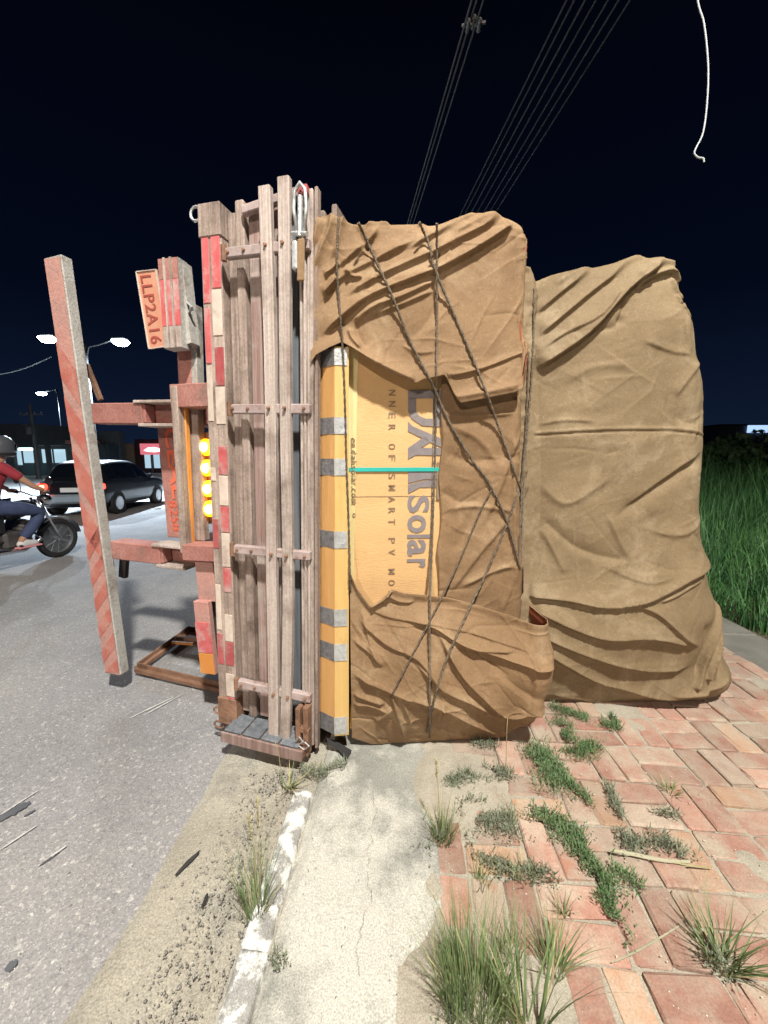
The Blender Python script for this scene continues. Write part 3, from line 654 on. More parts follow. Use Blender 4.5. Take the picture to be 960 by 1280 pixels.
for (t0, t1, u0, u1) in ((0, .012, 0, 1), (.988, 1, 0, 1), (0, 1, 0, .05), (0, 1, .93, 1)):
    tl_ = p00.lerp(p01, t0).lerp(p10.lerp(p11, t0), u0); tr_ = p00.lerp(p01, t0).lerp(p10.lerp(p11, t0), u1)
    bl_ = p00.lerp(p01, t1).lerp(p10.lerp(p11, t1), u0); br_ = p00.lerp(p01, t1).lerp(p10.lerp(p11, t1), u1)
    quadbox('plate_rim', M['tape_white'], tl_, tr_, bl_, br_, .181, .1855, plate)
# taped bracket board beside the plate: three colour blocks on a ribbed face
a, b2_, c2_, d2_ = tp(198, 324, .17), tp(222, 321, .17), tp(206, 436, .17), tp(228, 434, .17)
brd = quadbox('plate_bracket', M['post_grey'], a, b2_, c2_, d2_, .17, .23, truck)
for (t0, t1, m) in ((.005, .23, 'rail'), (.235, .75, 'tape_red'), (.755, .995, 'wood_pale')):
    quadbox('reflective_tape', M[m], a.lerp(c2_, t0), b2_.lerp(d2_, t0), a.lerp(c2_, t1), b2_.lerp(d2_, t1), .1655, .1695, brd)
for u in (.28, .62):
    quadbox('bracket_rib', M['wood_pale'], a.lerp(b2_, u), a.lerp(b2_, u + .1), c2_.lerp(d2_, u), c2_.lerp(d2_, u + .1), .160, .165, brd)
a, b2_, c2_, d2_ = tp(222, 321, .20), tp(229, 328, .20), tp(228, 434, .20), tp(240, 430, .20)
quadbox('bracket_side', M['post_grey'], tp(222, 322, .20), tp(228, 326, .20), tp(229, 432, .20), tp(239, 428, .20), .20, .26, truck)
pbar('plate_stem', M['rail'], (230, 425), (233, 486), .10, .265, .05)
pbar('plate_stem', M['post_grey'], (240, 380), (243, 484), .035, .262, .055)
tpart('wire_knot', M['galv'], lambda b: b.tube([tp(234, 378, .2), tp(240, 384, .19), tp(236, 390, .2), tp(242, 386, .2)], .006, 6))
# lettering painted on the panel between the stays
me = text_mesh('CEAL', .1, .001, 1.0, .003)
q0, q1 = tp(211, 534, .40), tp(222, 624, .40)
def crmap(u, h, z):
    p = q0.lerp(q1, u); return Vector((p.x - .035 + .09 * h, .398 - z, p.z))
map_text(me, crmap); link('lettering', me, M['letter'], rp_)
me = text_mesh('8258', .1, .001, 1.0, .001)
q2, q3 = tp(219, 626, .40), tp(225, 664, .40)
def crmap2(u, h, z):
    p = q2.lerp(q3, u); return Vector((p.x - .05 + .06 * h, .398 - z, p.z))
map_text(me, crmap2); link('lettering', me, M['letter'], rp_)
# lower marker board and broken box under it
pbar('lamp_housing', M['post_pale'], (254, 702), (259, 752), .115, .20, .11)
pbar('lamp_housing', M['darksteel'], (262, 752), (266, 836), .10, .26, .08)
mk = pbar('marker_board', M['post_pale'], (250, 752), (260, 843), .095, .17, .035)
p, q = tp(252.5, 778, .168), tp(257, 816, .168)
tpart('stripe', M['tape_red'], lambda b: b.bar((p.x, .168, p.z), (q.x, .168, q.z), .092, .005, .001), mk)
p, q = tp(257.2, 817, .168), tp(260, 842, .168)
tpart('stripe', M['orange_and_glow_board'], lambda b: b.bar((p.x, .168, p.z), (q.x, .168, q.z), .092, .005, .001), mk)
# flat steel frame lying on the asphalt, torn off below
def gpt(px, py, z): 
    g = gnd(px, py, z); return TI @ g
fr = None
corners = [gpt(172, 836, -.035), gpt(236, 789, -.035), gpt(292, 800, -.035), gpt(282, 862, -.035)]
for i, m in ((0, 'rust'), (1, 'rust'), (2, 'rust'), (3, 'rust')):
    a, b2_ = corners[i], corners[(i + 1) % 4]
    mb = MB(); mb.bar(a, b2_, .055, .03, .003, up=(0, 0, 1)); mb.bar(a + Vector((0, 0, .02)), b2_ + Vector((0, 0, .02)), .008, .05, .002, up=(0, 0, 1))
    mb.build('torn_frame', M[m], truck)
a, b2_ = gpt(222, 797, .0), gpt(250, 800, .0); mb = MB(); mb.bar(a, b2_, .045, .03, .003, up=(0, 0, 1)); mb.build('torn_frame', M['rust'], truck)
a, b2_ = gpt(215, 803, .02), gpt(242, 805, .03); mb = MB(); mb.bar(a, b2_, .02, .02, .003, up=(0, 0, 1)); mb.build('torn_frame', M['orange_and_glow_board'], truck)
# rear axle and wheels further forward, under the bed
for (zc, n) in ((.42, 2), (2.02, 2)):
    for k in range(n):
        Mx = Matrix.Translation((-1.05, 2.1, zc + (k - .5) * .30 - .0))
        ty_ = tpart('wheel', M['rubber'], lambda b: b.lathe([(.24, -.12), (.40, -.13), (.47, -.10), (.49, 0), (.47, .10), (.40, .13), (.24, .12)], 32, Mx), smooth=True)
        tpart('rim', M['polemetal'], lambda b: b.lathe([(0, .06), (.10, .07), (.12, .02), (.22, .03), (.245, .11)], 24, Mx), ty_, True)
tpart('axle', M['darksteel'], lambda b: b.tube([(-1.05, 2.1, .45), (-1.05, 2.1, 2.0)], .07, 12))
# strap tail on the ground right of the bed
tag(MB().add([gnd(408, 922, .05), gnd(420, 926, .035), gnd(424, 938, .02), gnd(410, 930, .03), gnd(440, 938, .012), gnd(433, 949, .012)], [(0, 1, 2, 3), (1, 4, 5, 2)]).build('webbing_strap', M['rubber']), 'short black webbing strap end lying on the concrete at the carton foot', 'strap')

# ================================================================== the load: carton stack, corner boards, tarpaulins, ropes
class Frame:
    def __init__(s, x, y, deg):
        b = R(deg); s.o = Vector((x, y, 0)); s.ex = Vector((math.cos(b), math.sin(b), 0)); s.ey = Vector((-math.sin(b), math.cos(b), 0)); s.b = b
    def px(s, x, y, off=0.0):
        d = Vector(ray(x, y)); t = ((s.o - Vector(_C)).dot(s.ey) + off) / d.dot(s.ey); p = Vector(_C) + d * t
        return ((p - s.o).dot(s.ex), p.z)
    def pt(s, u, off, z): return s.o + s.ex * u + s.ey * off + Vector((0, 0, z))
    def arr(s, U, O, Z):
        return np.stack([s.o.x + s.ex.x * U + s.ey.x * O, s.o.y + s.ex.y * U + s.ey.y * O, Z], -1)
L1 = Frame(-.335, 1.675, 8.0)
L2 = Frame(.60, 2.06, 4.0)

# --- carton of panels with print
u0, _ = L1.px(437, 600, .03); u1 = .86
carton = thing('carton_stack', 'tan cardboard carton printed with large grey solar lettering under torn tarpaulin', 'carton', L1.pt(0, 0, 0), L1.b)
def lpart(name, m, fn, parent=carton, smooth=False):
    mb = MB(); fn(mb); return mb.build(name, m, parent, smooth)
body = lpart('carton_body', M['carton'], lambda b: b.box((u0, .03, .06), (u1 - .02, 2.6, 2.30), .008))
zc = L1.px(490, 621, .03)[1]
lpart('score_line', M['ink2'], lambda b: b.box((u0 + .004, .0282, zc), (.62, .0305, zc + .003), .0005), body)
# left flap edge and the printed side
lpart('carton_edge', M['crate_pale'], lambda b: b.add([(u0 - .004, .024, L1.px(437, 430, .02)[1]), (u0 + .045, .024, L1.px(446, 430, .02)[1]), (u0 + .012, .024, L1.px(440, 730, .02)[1]), (u0 - .004, .024, L1.px(437, 730, .02)[1]),
    (u0 - .004, .029, L1.px(437, 430, .02)[1]), (u0 + .045, .029, L1.px(446, 430, .02)[1]), (u0 + .012, .029, L1.px(440, 730, .02)[1]), (u0 - .004, .029, L1.px(437, 730, .02)[1])],
    [(0, 1, 2, 3), (7, 6, 5, 4), (0, 4, 5, 1), (1, 5, 6, 2), (2, 6, 7, 3), (3, 7, 4, 0)]), body)
def print_text(s, size, x_base, x_top, y_start, y_end, m, spacing=1.0, bold=0.0, shear=0.0, depth=.027):
    """lettering turned a quarter clockwise: reads downwards, letter tops to the right"""
    me = text_mesh(s, .1, .0006, spacing, bold, shear)
    ub = L1.px(x_base, 600, .03)[0]; ut = L1.px(x_top, 600, .03)[0]
    za = L1.px((x_base + x_top) / 2, y_start, .03)[1]; zb = L1.px((x_base + x_top) / 2, y_end, .03)[1]
    map_text(me, lambda u, h, z: Vector((ub + (ut - ub) * h, depth - z, za + (zb - za) * u)))
    return link('carton_print', me, m, carton)
# big wordmark: D, A and a slashed H built from outlines, then 'Solar' in round letters
def outline(polys, m, name='carton_print'):
    mb = MB()
    for pl in polys:
        pts = [L1.px(x, y, .03) for x, y in pl]
        mb.prism(pts, .0262, .0292)
    return mb.build(name, m, carton)
def stroke(pts, wpx):
    """pixel polyline thickened to a polygon strip list"""
    out = []
    for (a, b) in zip(pts[:-1], pts[1:]):
        dx, dy = b[0] - a[0], b[1] - a[1]; l = math.hypot(dx, dy); nx, ny = -dy / l * wpx / 2, dx / l * wpx / 2
        ex, ey = dx / l * wpx * .12, dy / l * wpx * .12
        out.append([(a[0] + nx - ex, a[1] + ny - ey), (b[0] + nx + ex, b[1] + ny + ey), (b[0] - nx + ex, b[1] - ny + ey), (a[0] - nx - ex, a[1] - ny - ey)])
    return out
# D: bowl open downwards (letter turned), bar at the top
outline([[(510, 488), (551, 488), (551, 498), (510, 498)]], M['ink'])
outline([[(510, 498.5), (520, 498.5), (520, 514), (510, 514)], [(510, 514.3), (520, 514.3), (524, 520), (514, 523)], [(514.3, 523.3), (524.3, 520.3), (531, 523), (527, 532)], [(527.3, 532.2), (531.3, 523.2), (551, 524), (551, 533.5)], [(541, 498.5), (551, 498.5), (551, 523.6), (541, 523.6)]], M['ink'])
# A: two slanting strokes, with the sweep cutting it
outline([[(510, 527), (516, 533), (551, 548), (551, 559), (536, 552), (510, 539)], [(510, 574), (510, 560), (531, 545.5), (537, 552.8), (526, 560), (551, 560), (551, 569), (519, 569)]], M['ink'])
# H: uprights with an oblique joint
outline([[(510, 589), (551, 589), (551, 599), (530, 599), (510, 604)], [(510, 606), (531, 600.5), (551, 600.5), (551, 609), (525, 609), (510, 617)]], M['ink'])
def print_letter(ch, x_base, x_top, y0, y1, m, bold=0.0, shear=0.0, depth=.027):
    return print_text(ch, .1, x_base, x_top, y0, y1, m, 1.0, bold, shear, depth)
for ch, y0, y1, xt in (('S', 619, 641, 537), ('o', 643.5, 666, 533.5), ('l', 668, 672.5, 540), ('a', 674.5, 694.5, 533.5), ('r', 698.5, 709.5, 533.5)): print_letter(ch, 509.5, xt, y0, y1, M['ink'], .0022)
for ch, yc in zip('NNEROFSMARTPVMOD', (491, 505, 519, 534, 558, 572, 595, 609.5, 624, 638, 652, 675.5, 690, 714, 728, 742)): print_letter(ch, 485.5, 494, yc - 3.4, yc + 3.4, M['ink2'], .0004)
yy = 547.5
for ch in 'en.dahsolar.com':
    hgt_ = {'.': 1.2, 'd': 7.6, 'h': 7.6, 'l': 7.6}.get(ch, 5.3); wd_ = {'.': 1.2, 'l': 1.3, 'r': 3.2, 'm': 7.6}.get(ch, 4.7)
    print_letter(ch, 439.0, 439.0 + hgt_, yy, yy + wd_, M['ink2'], .0003, .2, .0205); yy += wd_ + 1.5
print_letter('o', 440, 444, 641, 646, M['ink2'], 0, 0, .0205)
# teal strapping band and a dark strip painting shade at the carton edge
zt = L1.px(490, 587, .02)[1]
lpart('strapping_band', M['teal'], lambda b: b.box((u0 - .002, .0215, zt - .009), (L1.px(551, 587, .02)[0], .0255, zt + .009), .001))
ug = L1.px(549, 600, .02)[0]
lpart('painted_edge_shade', M['ink2'], lambda b: b.box((L1.px(546, 600, .02)[0], .022, L1.px(548, 625, .02)[1]), (ug + .004, .0295, L1.px(548, 578, .02)[1]), .001))

# --- crate corner boards with galvanised straps (in front of the carton's left end)
crate = thing('crate_corner', 'yellow plywood crate corner with seven metal straps beside the truck bed', 'crate', (0, 0, 0))
YC = 1.64
def cz(py, x=418): return aty(x, py, YC).z
zt_, zb_ = cz(433), cz(920)
c0 = aty(418, 680, YC); r0 = aty(435.5, 680, YC + .012); l0 = aty(400, 680, YC + .022); ll0 = aty(391, 680, YC + .045)
xc_t, xc_b = aty(418, 433, YC).x, aty(418, 920, YC).x
def face_board(name, m, xa_t, xa_b, ya, xb_t, xb_b, yb, z0, z1, th=.012, par=crate, off=0.0):
    """upright board whose front runs from edge a to edge b (plan), top and bottom x given"""
    d = Vector((xb_t - xa_t, yb - ya, 0)).normalized(); n = Vector((d.y, -d.x, 0))
    if n.y > 0: n = -n
    f = []
    for zz, xa, xb in ((z0, xa_b, xb_b), (z1, xa_t, xb_t)):
        for (x, y) in ((xa, ya), (xb, yb)):
            p = Vector((x, y, zz)) + n * off; f.append(p)
    vs = f + [p - n * th for p in f]
    return MB().add(vs, [(0, 1, 3, 2), (4, 6, 7, 5), (0, 4, 5, 1), (2, 3, 7, 6), (0, 2, 6, 4), (1, 5, 7, 3)]).build(name, m, par)
xr_t, xr_b = aty(436, 433, YC + .012).x, aty(436, 920, YC + .012).x
xl_t, xl_b = aty(400.5, 433, YC + .05).x, aty(398.5, 920, YC + .05).x
face_board('corner_board', M['crate'], xc_t + .0012, xc_b + .0012, YC, xr_t, xr_b, YC + .012, zb_, zt_, .05)
face_board('corner_board', M['crate_orange_shaded'], xl_t, xl_b, YC + .05, xc_t - .0012, xc_b - .0012, YC, zb_ + .012, zt_ - .004, .03)
face_board('side_board', M['crate_pale'], aty(391, 433, YC + .075).x, aty(391.5, 920, YC + .075).x, YC + .075, aty(400, 433, YC + .062).x, aty(398.5, 920, YC + .062).x, YC + .062, zb_ + .03, zt_ - .03, .03)
def at_c(z, side):
    t = (z - zb_) / (zt_ - zb_)
    if side == 'c': return xc_b + (xc_t - xc_b) * t
    if side == 'r': return xr_b + (xr_t - xr_b) * t
    return xl_b + (xl_t - xl_b) * t
for py in (445, 533, 583, 675, 773, 816, 908):
    z1, z0 = cz(py - 10.5), cz(py + 10.5); sk = random.uniform(-.004, .004)
    xa, xb, xl_ = at_c(z0, 'c'), at_c(z0, 'r'), at_c(z0, 'l')
    xb2 = xa + (xb - xa) * .9; yb2 = YC + .012 * .9
    xe = xl_ + (xa - xl_) * .05; ye = YC + .05 * .95
    s1 = face_board('corner_strap', M['galv'], xa + .0003, xa, YC, xb2, xb2, yb2, z0 + sk, z1 + sk, .002, crate, .0032)
    s2 = face_board('corner_strap', M['galv_shaded'], xe, xe, ye, xa - .0003, xa, YC, z0 + sk, z1 + sk, .002, crate, .0032)
    for k in range(7):          # punched nail heads
        fx = random.uniform(.15, .85); fz = random.uniform(.15, .85)
        p = Vector((xa + (xb2 - xa) * fx, YC + (yb2 - YC) * fx - .0035, z0 + (z1 - z0) * fz))
        MB().lathe([(0, -.0015), (.0028, -.001), (.0034, .001)], 6, Matrix.Translation(p) @ Matrix.Rotation(R(-90), 4, 'X')).build('nail', M['galv'], s1)
# a scrap of the lower crate showing at the foot, behind the tarpaulin
a = L1.px(437, 884, .0); b_ = L1.px(466, 910, .0)
lpart('lower_crate_board', M['crate'], lambda b: b.box((a[0], .0, max(b_[1], .02)), (b_[0] + .05, .028, a[1]), .003))

# --- cloth machinery
def seg_field(S, T, pts):
    """distance, signed side and arc parameter to a polyline"""
    best = np.full(S.shape, 1e9); side = np.zeros(S.shape); arc = np.zeros(S.shape); tot = 0; Ls = []
    for a, b in zip(pts[:-1], pts[1:]): Ls.append(math.hypot(b[0] - a[0], b[1] - a[1]))
    TL = sum(Ls)
    for (a, b), l in zip(zip(pts[:-1], pts[1:]), Ls):
        dx, dy = (b[0] - a[0]) / l, (b[1] - a[1]) / l; px = S - a[0]; py = T - a[1]
        t = np.clip(px * dx + py * dy, 0, l); qx = px - t * dx; qy = py - t * dy; d = np.hypot(qx, qy)
        m = d < best; best = np.where(m, d, best); side = np.where(m, np.sign(dx * py - dy * px), side); arc = np.where(m, (tot + t) / TL, arc); tot += l
    return best, side, arc
def smooth_poly(pts, n=6):
    out = []
    P = [pts[0]] + list(pts) + [pts[-1]]
    for i in range(1, len(P) - 2):
        p0, p1, p2, p3 = [np.array(q, float) for q in P[i - 1:i + 3]]
        for k in range(n):
            t = k / n; out.append(tuple(.5 * ((2 * p1) + (-p0 + p2) * t + (2 * p0 - 5 * p1 + 4 * p2 - p3) * t * t + (-p0 + 3 * p1 - 3 * p2 + p3) * t ** 3)))
    out.append(tuple(pts[-1])); return out
def fold_sum(S, T, fr, folds, off=0.0):
    D = np.zeros(S.shape)
    for f in folds:
        pts = [fr.px(x, y, off) for x, y in smooth_poly(f[0], 4)]; h, wl, wr = f[1:4]; ta, tb = (f[4] if len(f) > 4 else (.2, .2))
        d, s, a = seg_field(S, T, pts); w_ = np.where(s > 0, wl, wr); q = d / w_
        q = np.where(s > 0, q / 1.15, q / .68); prof = np.where(q < 4, np.where(s > 0, np.exp(-q ** 1.1), np.exp(-q ** 1.7)), 0)
        tp_ = np.clip(a / max(ta, 1e-3), 0, 1) * np.clip((1 - a) / max(tb, 1e-3), 0, 1); tp_ = tp_ * tp_ * (3 - 2 * tp_)
        D = D + h * prof * tp_
    return D
def bend(s, S, r):
    """follow a face up to S then round a corner of radius r and run straight back"""
    th = np.clip((s - (S - r)) / r, 0, math.pi / 2)
    x = np.where(s < S - r, s, S - r + r * np.sin(th)); y = np.where(s < S - r, 0, r * (1 - np.cos(th))); ex = np.maximum(s - (S - r) - r * math.pi / 2, 0)
    return x, y + ex
def cloth(name, fr, U, T, S_r, T_t, r, D, m, parent, off, thick=.004, ru=None):
    """U,T parameter grids; wraps round the right edge S_r(T) and the top T_t(U)"""
    rc = 2.2 * r; cu_ = np.clip((U - (S_r - rc)) / rc, 0, 1); T_t = T_t - rc * (1 - np.sqrt(np.maximum(1 - cu_ ** 2, 0))) * .8
    x, y1 = bend(U, S_r, ru or r); z, y2 = bend(T, T_t, r)
    P = fr.arr(x, off + y1 + y2, z)
    dU = np.gradient(P, axis=0); dT = np.gradient(P, axis=1); N = np.cross(dU, dT); N /= (np.linalg.norm(N, axis=-1, keepdims=True) + 1e-9)
    P = P + N * D[..., None]
    o = grid_mesh(name, P, m, parent)
    if thick:
        md = o.modifiers.new('thickness', 'SOLIDIFY'); md.thickness = thick; md.offset = -1; o.data.materials.append(M['tarp_in']); md.material_offset = 1; md.material_offset_rim = 0
    return o
def interp(px_pts, fr, axis, off=0.0, sm=0.0):
    """pixel outline -> function; axis 0: u as function of z, axis 1: z as function of u"""
    q = np.array([fr.px(x, y, off) for x, y in px_pts])
    if axis == 0:
        i = np.argsort(q[:, 1]); return lambda t: np.interp(t, q[i, 1], q[i, 0]) if sm <= 0 else sum(np.interp(t + k * sm, q[i, 1], q[i, 0]) * w_ for k, w_ in zip((-2, -1, 0, 1, 2), (.1, .22, .36, .22, .1)))
    i = np.argsort(q[:, 0]); return lambda u: np.interp(u, q[i, 0], q[i, 1]) if sm <= 0 else sum(np.interp(u + k * sm, q[i, 0], q[i, 1]) * w_ for k, w_ in zip((-2, -1, 0, 1, 2), (.1, .22, .36, .22, .1)))
def crumple(S, T, a1=.010, a2=.004, a3=.0016, k=1.0, rot=.5):
    c, s = math.cos(rot), math.sin(rot); A_, B_ = S * c + T * s, -S * s + T * c
    wx = .10 * fbm(S * 3 + 5, T * 3, 3); A_ = A_ + wx; B_ = B_ + .12 * fbm(S * 2.5, T * 2.5 + 8, 3)
    return a1 * fbm(A_ * 2.2 * k, B_ * 4.0 * k, 3) * 2 + .6 * a2 * ridged(A_ * 3 * k + 2, B_ * 8 * k, 3) + a3 * ridged(A_ * 9 * k, B_ * 21 * k + 7, 3)

def creases(S, T, n, ang, spread, seed, h=(.003, .008), w_=(.005, .012), box=None):
    r = np.random.default_rng(seed); D = np.zeros(S.shape); u0_, u1_, t0_, t1_ = box
    for i in range(n):
        cx, cy = r.uniform(u0_, u1_), r.uniform(t0_, t1_); a = ang + r.normal(0, spread); l = r.uniform(.05, .22); k = r.normal(0, .12) * l
        pts = [(cx - math.cos(a) * l, cy - math.sin(a) * l), (cx - math.sin(a) * k, cy + math.cos(a) * k), (cx + math.cos(a) * l, cy + math.sin(a) * l)]
        m = (np.abs(S - cx) < l + .05) & (np.abs(T - cy) < l + .05)
        if not m.any(): continue
        d, sd, ar = seg_field(S[m], T[m], pts); wl = r.uniform(*w_); wr = r.uniform(*w_) * (1.8 if r.random() < .5 else .7)
        D[m] += (1 if r.random() < .65 else -1) * r.uniform(*h) * np.exp(-(d / np.where(sd > 0, wl, wr)) ** 1.2) * np.sin(np.pi * np.clip(ar, 0, 1)) ** .8
    return D
# --- tarpaulin over the first block: three loose sheets of one cover
tarp1 = thing('tarpaulin', 'brown canvas tarpaulin torn open over the printed carton, tied with crossing ropes', 'tarpaulin', (0, 0, 0))
# upper sheet
hem = interp([(385, 462), (396, 446), (412, 437), (428, 430), (445, 441), (470, 459), (500, 474), (518, 481), (528, 476), (553, 471), (556, 474), (568, 500), (574, 505), (600, 500), (640, 492), (648, 488), (652, 440), (662, 432), (760, 420)], L1, 1, -.02)
top = interp([(380, 285), (402, 268), (414, 262), (426, 268), (436, 277), (449, 277), (470, 279), (500, 277), (525, 278), (545, 281), (570, 275), (600, 271), (630, 268), (645, 272), (700, 280)], L1, 1, -.02, .012)
sr = interp([(642, 270), (650, 330), (655, 400), (658, 440), (658, 600), (660, 780), (674, 830), (668, 900)], L1, 0, -.02)
ul = L1.px(388, 400, -.02)[0]
nU, nT = 340, 340
un = np.linspace(0, 1, nU)[:, None] * np.ones((1, nT)); tn = np.ones((nU, 1)) * np.linspace(0, 1, nT)[None, :]
U = ul + np.where(un < .86, un / .86 * (1.02 - ul), 1.02 - ul + (un - .86) / .14 * .7)
Uf = np.minimum(U, .97)
T0 = hem(Uf); T1 = top(Uf) + .95
T = T0 + (T1 - T0) * np.where(tn < .74, tn / .74 * .52, .52 + (tn - .74) / .26 * .48)
fl_up = [
    ([(398, 424), (446, 384), (489, 362), (546, 340), (599, 311), (641, 283)], .040, .045, .014, (.10, .05)),
    ([(427, 376), (483, 345), (542, 318), (599, 290), (628, 273)], .030, .040, .013, (.15, .1)),
    ([(438, 412), (461, 390), (505, 372), (552, 349)], .024, .030, .012, (.2, .2)),
    ([(452, 400), (500, 383), (548, 362)], .016, .03, .012),
    ([(396, 385), (420, 356), (450, 338), (490, 318), (525, 300)], .022, .030, .013),
    ([(420, 340), (440, 322), (462, 303), (475, 283)], .026, .022, .012),
    ([(505, 320), (530, 302), (560, 289), (605, 272)], .020, .025, .010),
    ([(500, 440), (535, 400), (560, 350)], -.012, .03, .03),
    ([(402, 270), (396, 290), (392, 318)], .022, .016, .012, (.2, .4)),
    ([(416, 262), (412, 290), (400, 320), (394, 345)], .026, .018, .014, (.2, .3)),
    ([(428, 268), (424, 300), (414, 330)], .020, .014, .012, (.2, .3)),
    ([(405, 348), (416, 340), (424, 330)], .028, .010, .012), ([(404, 372), (414, 362), (422, 348)], .026, .012, .010),
    ([(430, 340), (440, 350), (455, 352)], .022, .012, .010), ([(448, 280), (452, 300), (470, 330)], -.020, .012, .02),
    ([(524, 280), (535, 310), (545, 340)], -.014, .014, .02, (.02, .3)), ([(545, 280), (545, 340)], -.010, .02, .02),
    ([(455, 285), (470, 282), (490, 283)], .018, .012, .012), ([(560, 300), (590, 285), (628, 275)], .014, .02, .012),
    ([(430, 432), (460, 450), (500, 470), (520, 478)], .020, .020, .014, (.1, .1)),
    ([(436, 410), (440, 425), (452, 440)], .024, .012, .012), ([(445, 398), (448, 420), (460, 438)], -.016, .014, .014),
    ([(500, 430), (520, 442), (545, 440)], .010, .02, .012), ([(565, 498), (600, 492), (645, 483)], .016, .012, .02, (.05, .05)),
    ([(556, 472), (600, 462), (655, 440)], .018, .014, .010, (.02, .02)), ([(600, 462), (630, 452), (655, 436)], -.010, .02, .02),
    ([(548, 345), (549, 470)], .005, .006, .010), ([(640, 300), (648, 380), (652, 430)], -.012, .03, .03)]
D = .85 * fold_sum(Uf, T, L1, fl_up, -.02) + crumple(Uf, T, .009, .003, .0010, 1.0, .55) + creases(Uf, T, 60, .5, .4, 41, (.002, .006), (.004, .010), box=(ul, .97, 1.6, 2.5))
D = D + .020 * np.exp(-((T - T0) / .05) ** 2)
Tt = top(Uf)
sheet = cloth('upper_sheet', L1, U, T, np.maximum(sr(T), sr(1.9)), Tt, .05, D, M['tarp'], tarp1, -.035)
# right middle sheet over the carton
um = L1.px(551, 600, 0)[0]; nU, nT = 150, 240
un = np.linspace(0, 1, nU)[:, None] * np.ones((1, nT)); tn = np.ones((nU, 1)) * np.linspace(0, 1, nT)[None, :]
zlo, zhi = L1.px(600, 800, 0)[1], L1.px(600, 440, 0)[1]
T = zlo + (zhi - zlo) * tn
edge_l = um + .006 * np.sin(T * 18) + .010 * fbm(T * 9, T * 0 + 2, 3)
U = edge_l + un * (.98 + .7 - um); Uf = np.minimum(U, .97)
fl_mid = [([(552, 515), (580, 520), (648, 516)], .012, .010, .016), ([(552, 560), (585, 575), (640, 570), (655, 555)], -.018, .05, .04), ([(552, 640), (590, 632), (648, 640)], .012, .010, .02),
    ([(560, 745), (600, 690), (645, 640)], .016, .03, .02), ([(575, 735), (620, 712), (650, 705)], .014, .012, .02), ([(552, 612), (575, 628), (600, 626)], -.012, .02, .02),
    ([(600, 660), (625, 610), (648, 540)], .014, .03, .02), ([(560, 700), (590, 650), (605, 600)], -.010, .03, .03), ([(640, 520), (644, 600), (645, 730)], .014, .008, .014), ([(560, 530), (600, 550), (630, 590)], .010, .02, .02)]
D = fold_sum(Uf, T, L1, fl_mid) + crumple(Uf, T, .010, .004, .0015, 1.1, -.4) + creases(Uf, T, 50, .6, .8, 42, (.002, .006), (.004, .010), box=(um, .97, zlo, zhi))
cloth('middle_sheet', L1, U, T, sr(T), np.full_like(T, 9.0), .05, D, M['tarp'], tarp1, .008)
# lower sheet, bulging to the ground
hem2 = interp([(420, 700), (438, 716), (446, 735), (463, 757), (476, 748), (489, 736), (505, 741), (536, 744), (560, 747), (600, 757), (640, 768), (672, 780), (760, 792)], L1, 1, -.06)
ul = L1.px(438, 800, -.05)[0]; nU, nT = 340, 260
un = np.linspace(0, 1, nU)[:, None] * np.ones((1, nT)); tn = np.ones((nU, 1)) * np.linspace(0, 1, nT)[None, :]
U = ul + np.where(un < .86, un / .86 * (1.07 - ul), 1.07 - ul + (un - .86) / .14 * .7); Uf = np.minimum(U, 1.02)
T1 = hem2(Uf); Tb = .004 + .05 * np.clip((.10 - (Uf - ul)) / .10, 0, 1); T = Tb + (T1 - Tb) * tn
fl_lo = [([(440, 735), (470, 765), (505, 773), (538, 776), (600, 790), (672, 812)], .012, .05, .010),
    ([(505, 771), (540, 780), (570, 795), (620, 812), (676, 829)], .036, .030, .011, (.15, .05)), ([(545, 782), (567, 826), (600, 862), (625, 885), (645, 889), (672, 874)], .042, .040, .013, (.15, .08)),
    ([(560, 795), (600, 803), (640, 806)], .02, .016, .012), ([(600, 812), (640, 850), (672, 870)], -.014, .03, .03),
    ([(438, 842), (490, 856), (546, 874), (592, 903), (634, 926)], .036, .030, .012, (.1, .1)), ([(510, 812), (550, 850), (593, 872), (634, 900)], .034, .028, .012),
    ([(445, 770), (480, 800), (520, 815), (548, 850)], .026, .030, .014), ([(440, 800), (465, 815), (480, 830)], .018, .02, .012), ([(452, 760), (462, 800), (474, 828)], .018, .014, .016),
    ([(488, 858), (494, 880), (500, 900), (506, 925)], .028, .012, .014, (.1, .02)), ([(500, 862), (508, 885), (516, 905)], .020, .010, .012), ([(440, 868), (462, 872), (482, 874)], .026, .012, .012),
    ([(440, 884), (465, 880), (485, 886)], .022, .010, .012), ([(468, 905), (480, 890), (490, 878)], .024, .012, .014), ([(540, 905), (560, 918), (590, 928)], .02, .02, .015), ([(625, 925), (650, 905), (668, 880)], .024, .02, .016),
    ([(480, 742), (500, 752), (520, 752)], .018, .012, .012), ([(463, 757), (480, 748), (489, 737)], .02, .012, .012, (.05, .05)), ([(655, 800), (662, 850), (655, 915)], .018, .02, .02), ([(530, 760), (536, 840), (535, 900)], -.012, .014, .014)]
bulge = .085 * np.sin(np.clip(T / .75, 0, 1) * math.pi) * np.clip((Uf - ul) / .25, .15, 1)
D = .9 * fold_sum(Uf, T, L1, fl_lo, -.06) + crumple(Uf, T, .010, .004, .0015, 1.1, -.5) + creases(Uf, T, 70, -.55, .4, 43, (.002, .007), (.004, .010), box=(ul, 1.0, 0, .72)) + bulge - .055 * np.clip((.42 - T) / .42, 0, 1) ** 1.3 + .018 * np.exp(-((T1 - T) / .03) ** 2)
sr2 = interp([(676, 780), (677, 820), (674, 860), (664, 895), (650, 925)], L1, 0, -.06)
cloth('lower_sheet', L1, U, T, sr2(T), np.full_like(T, 9.0), .05, D, M['tarp'], tarp1, -.045)

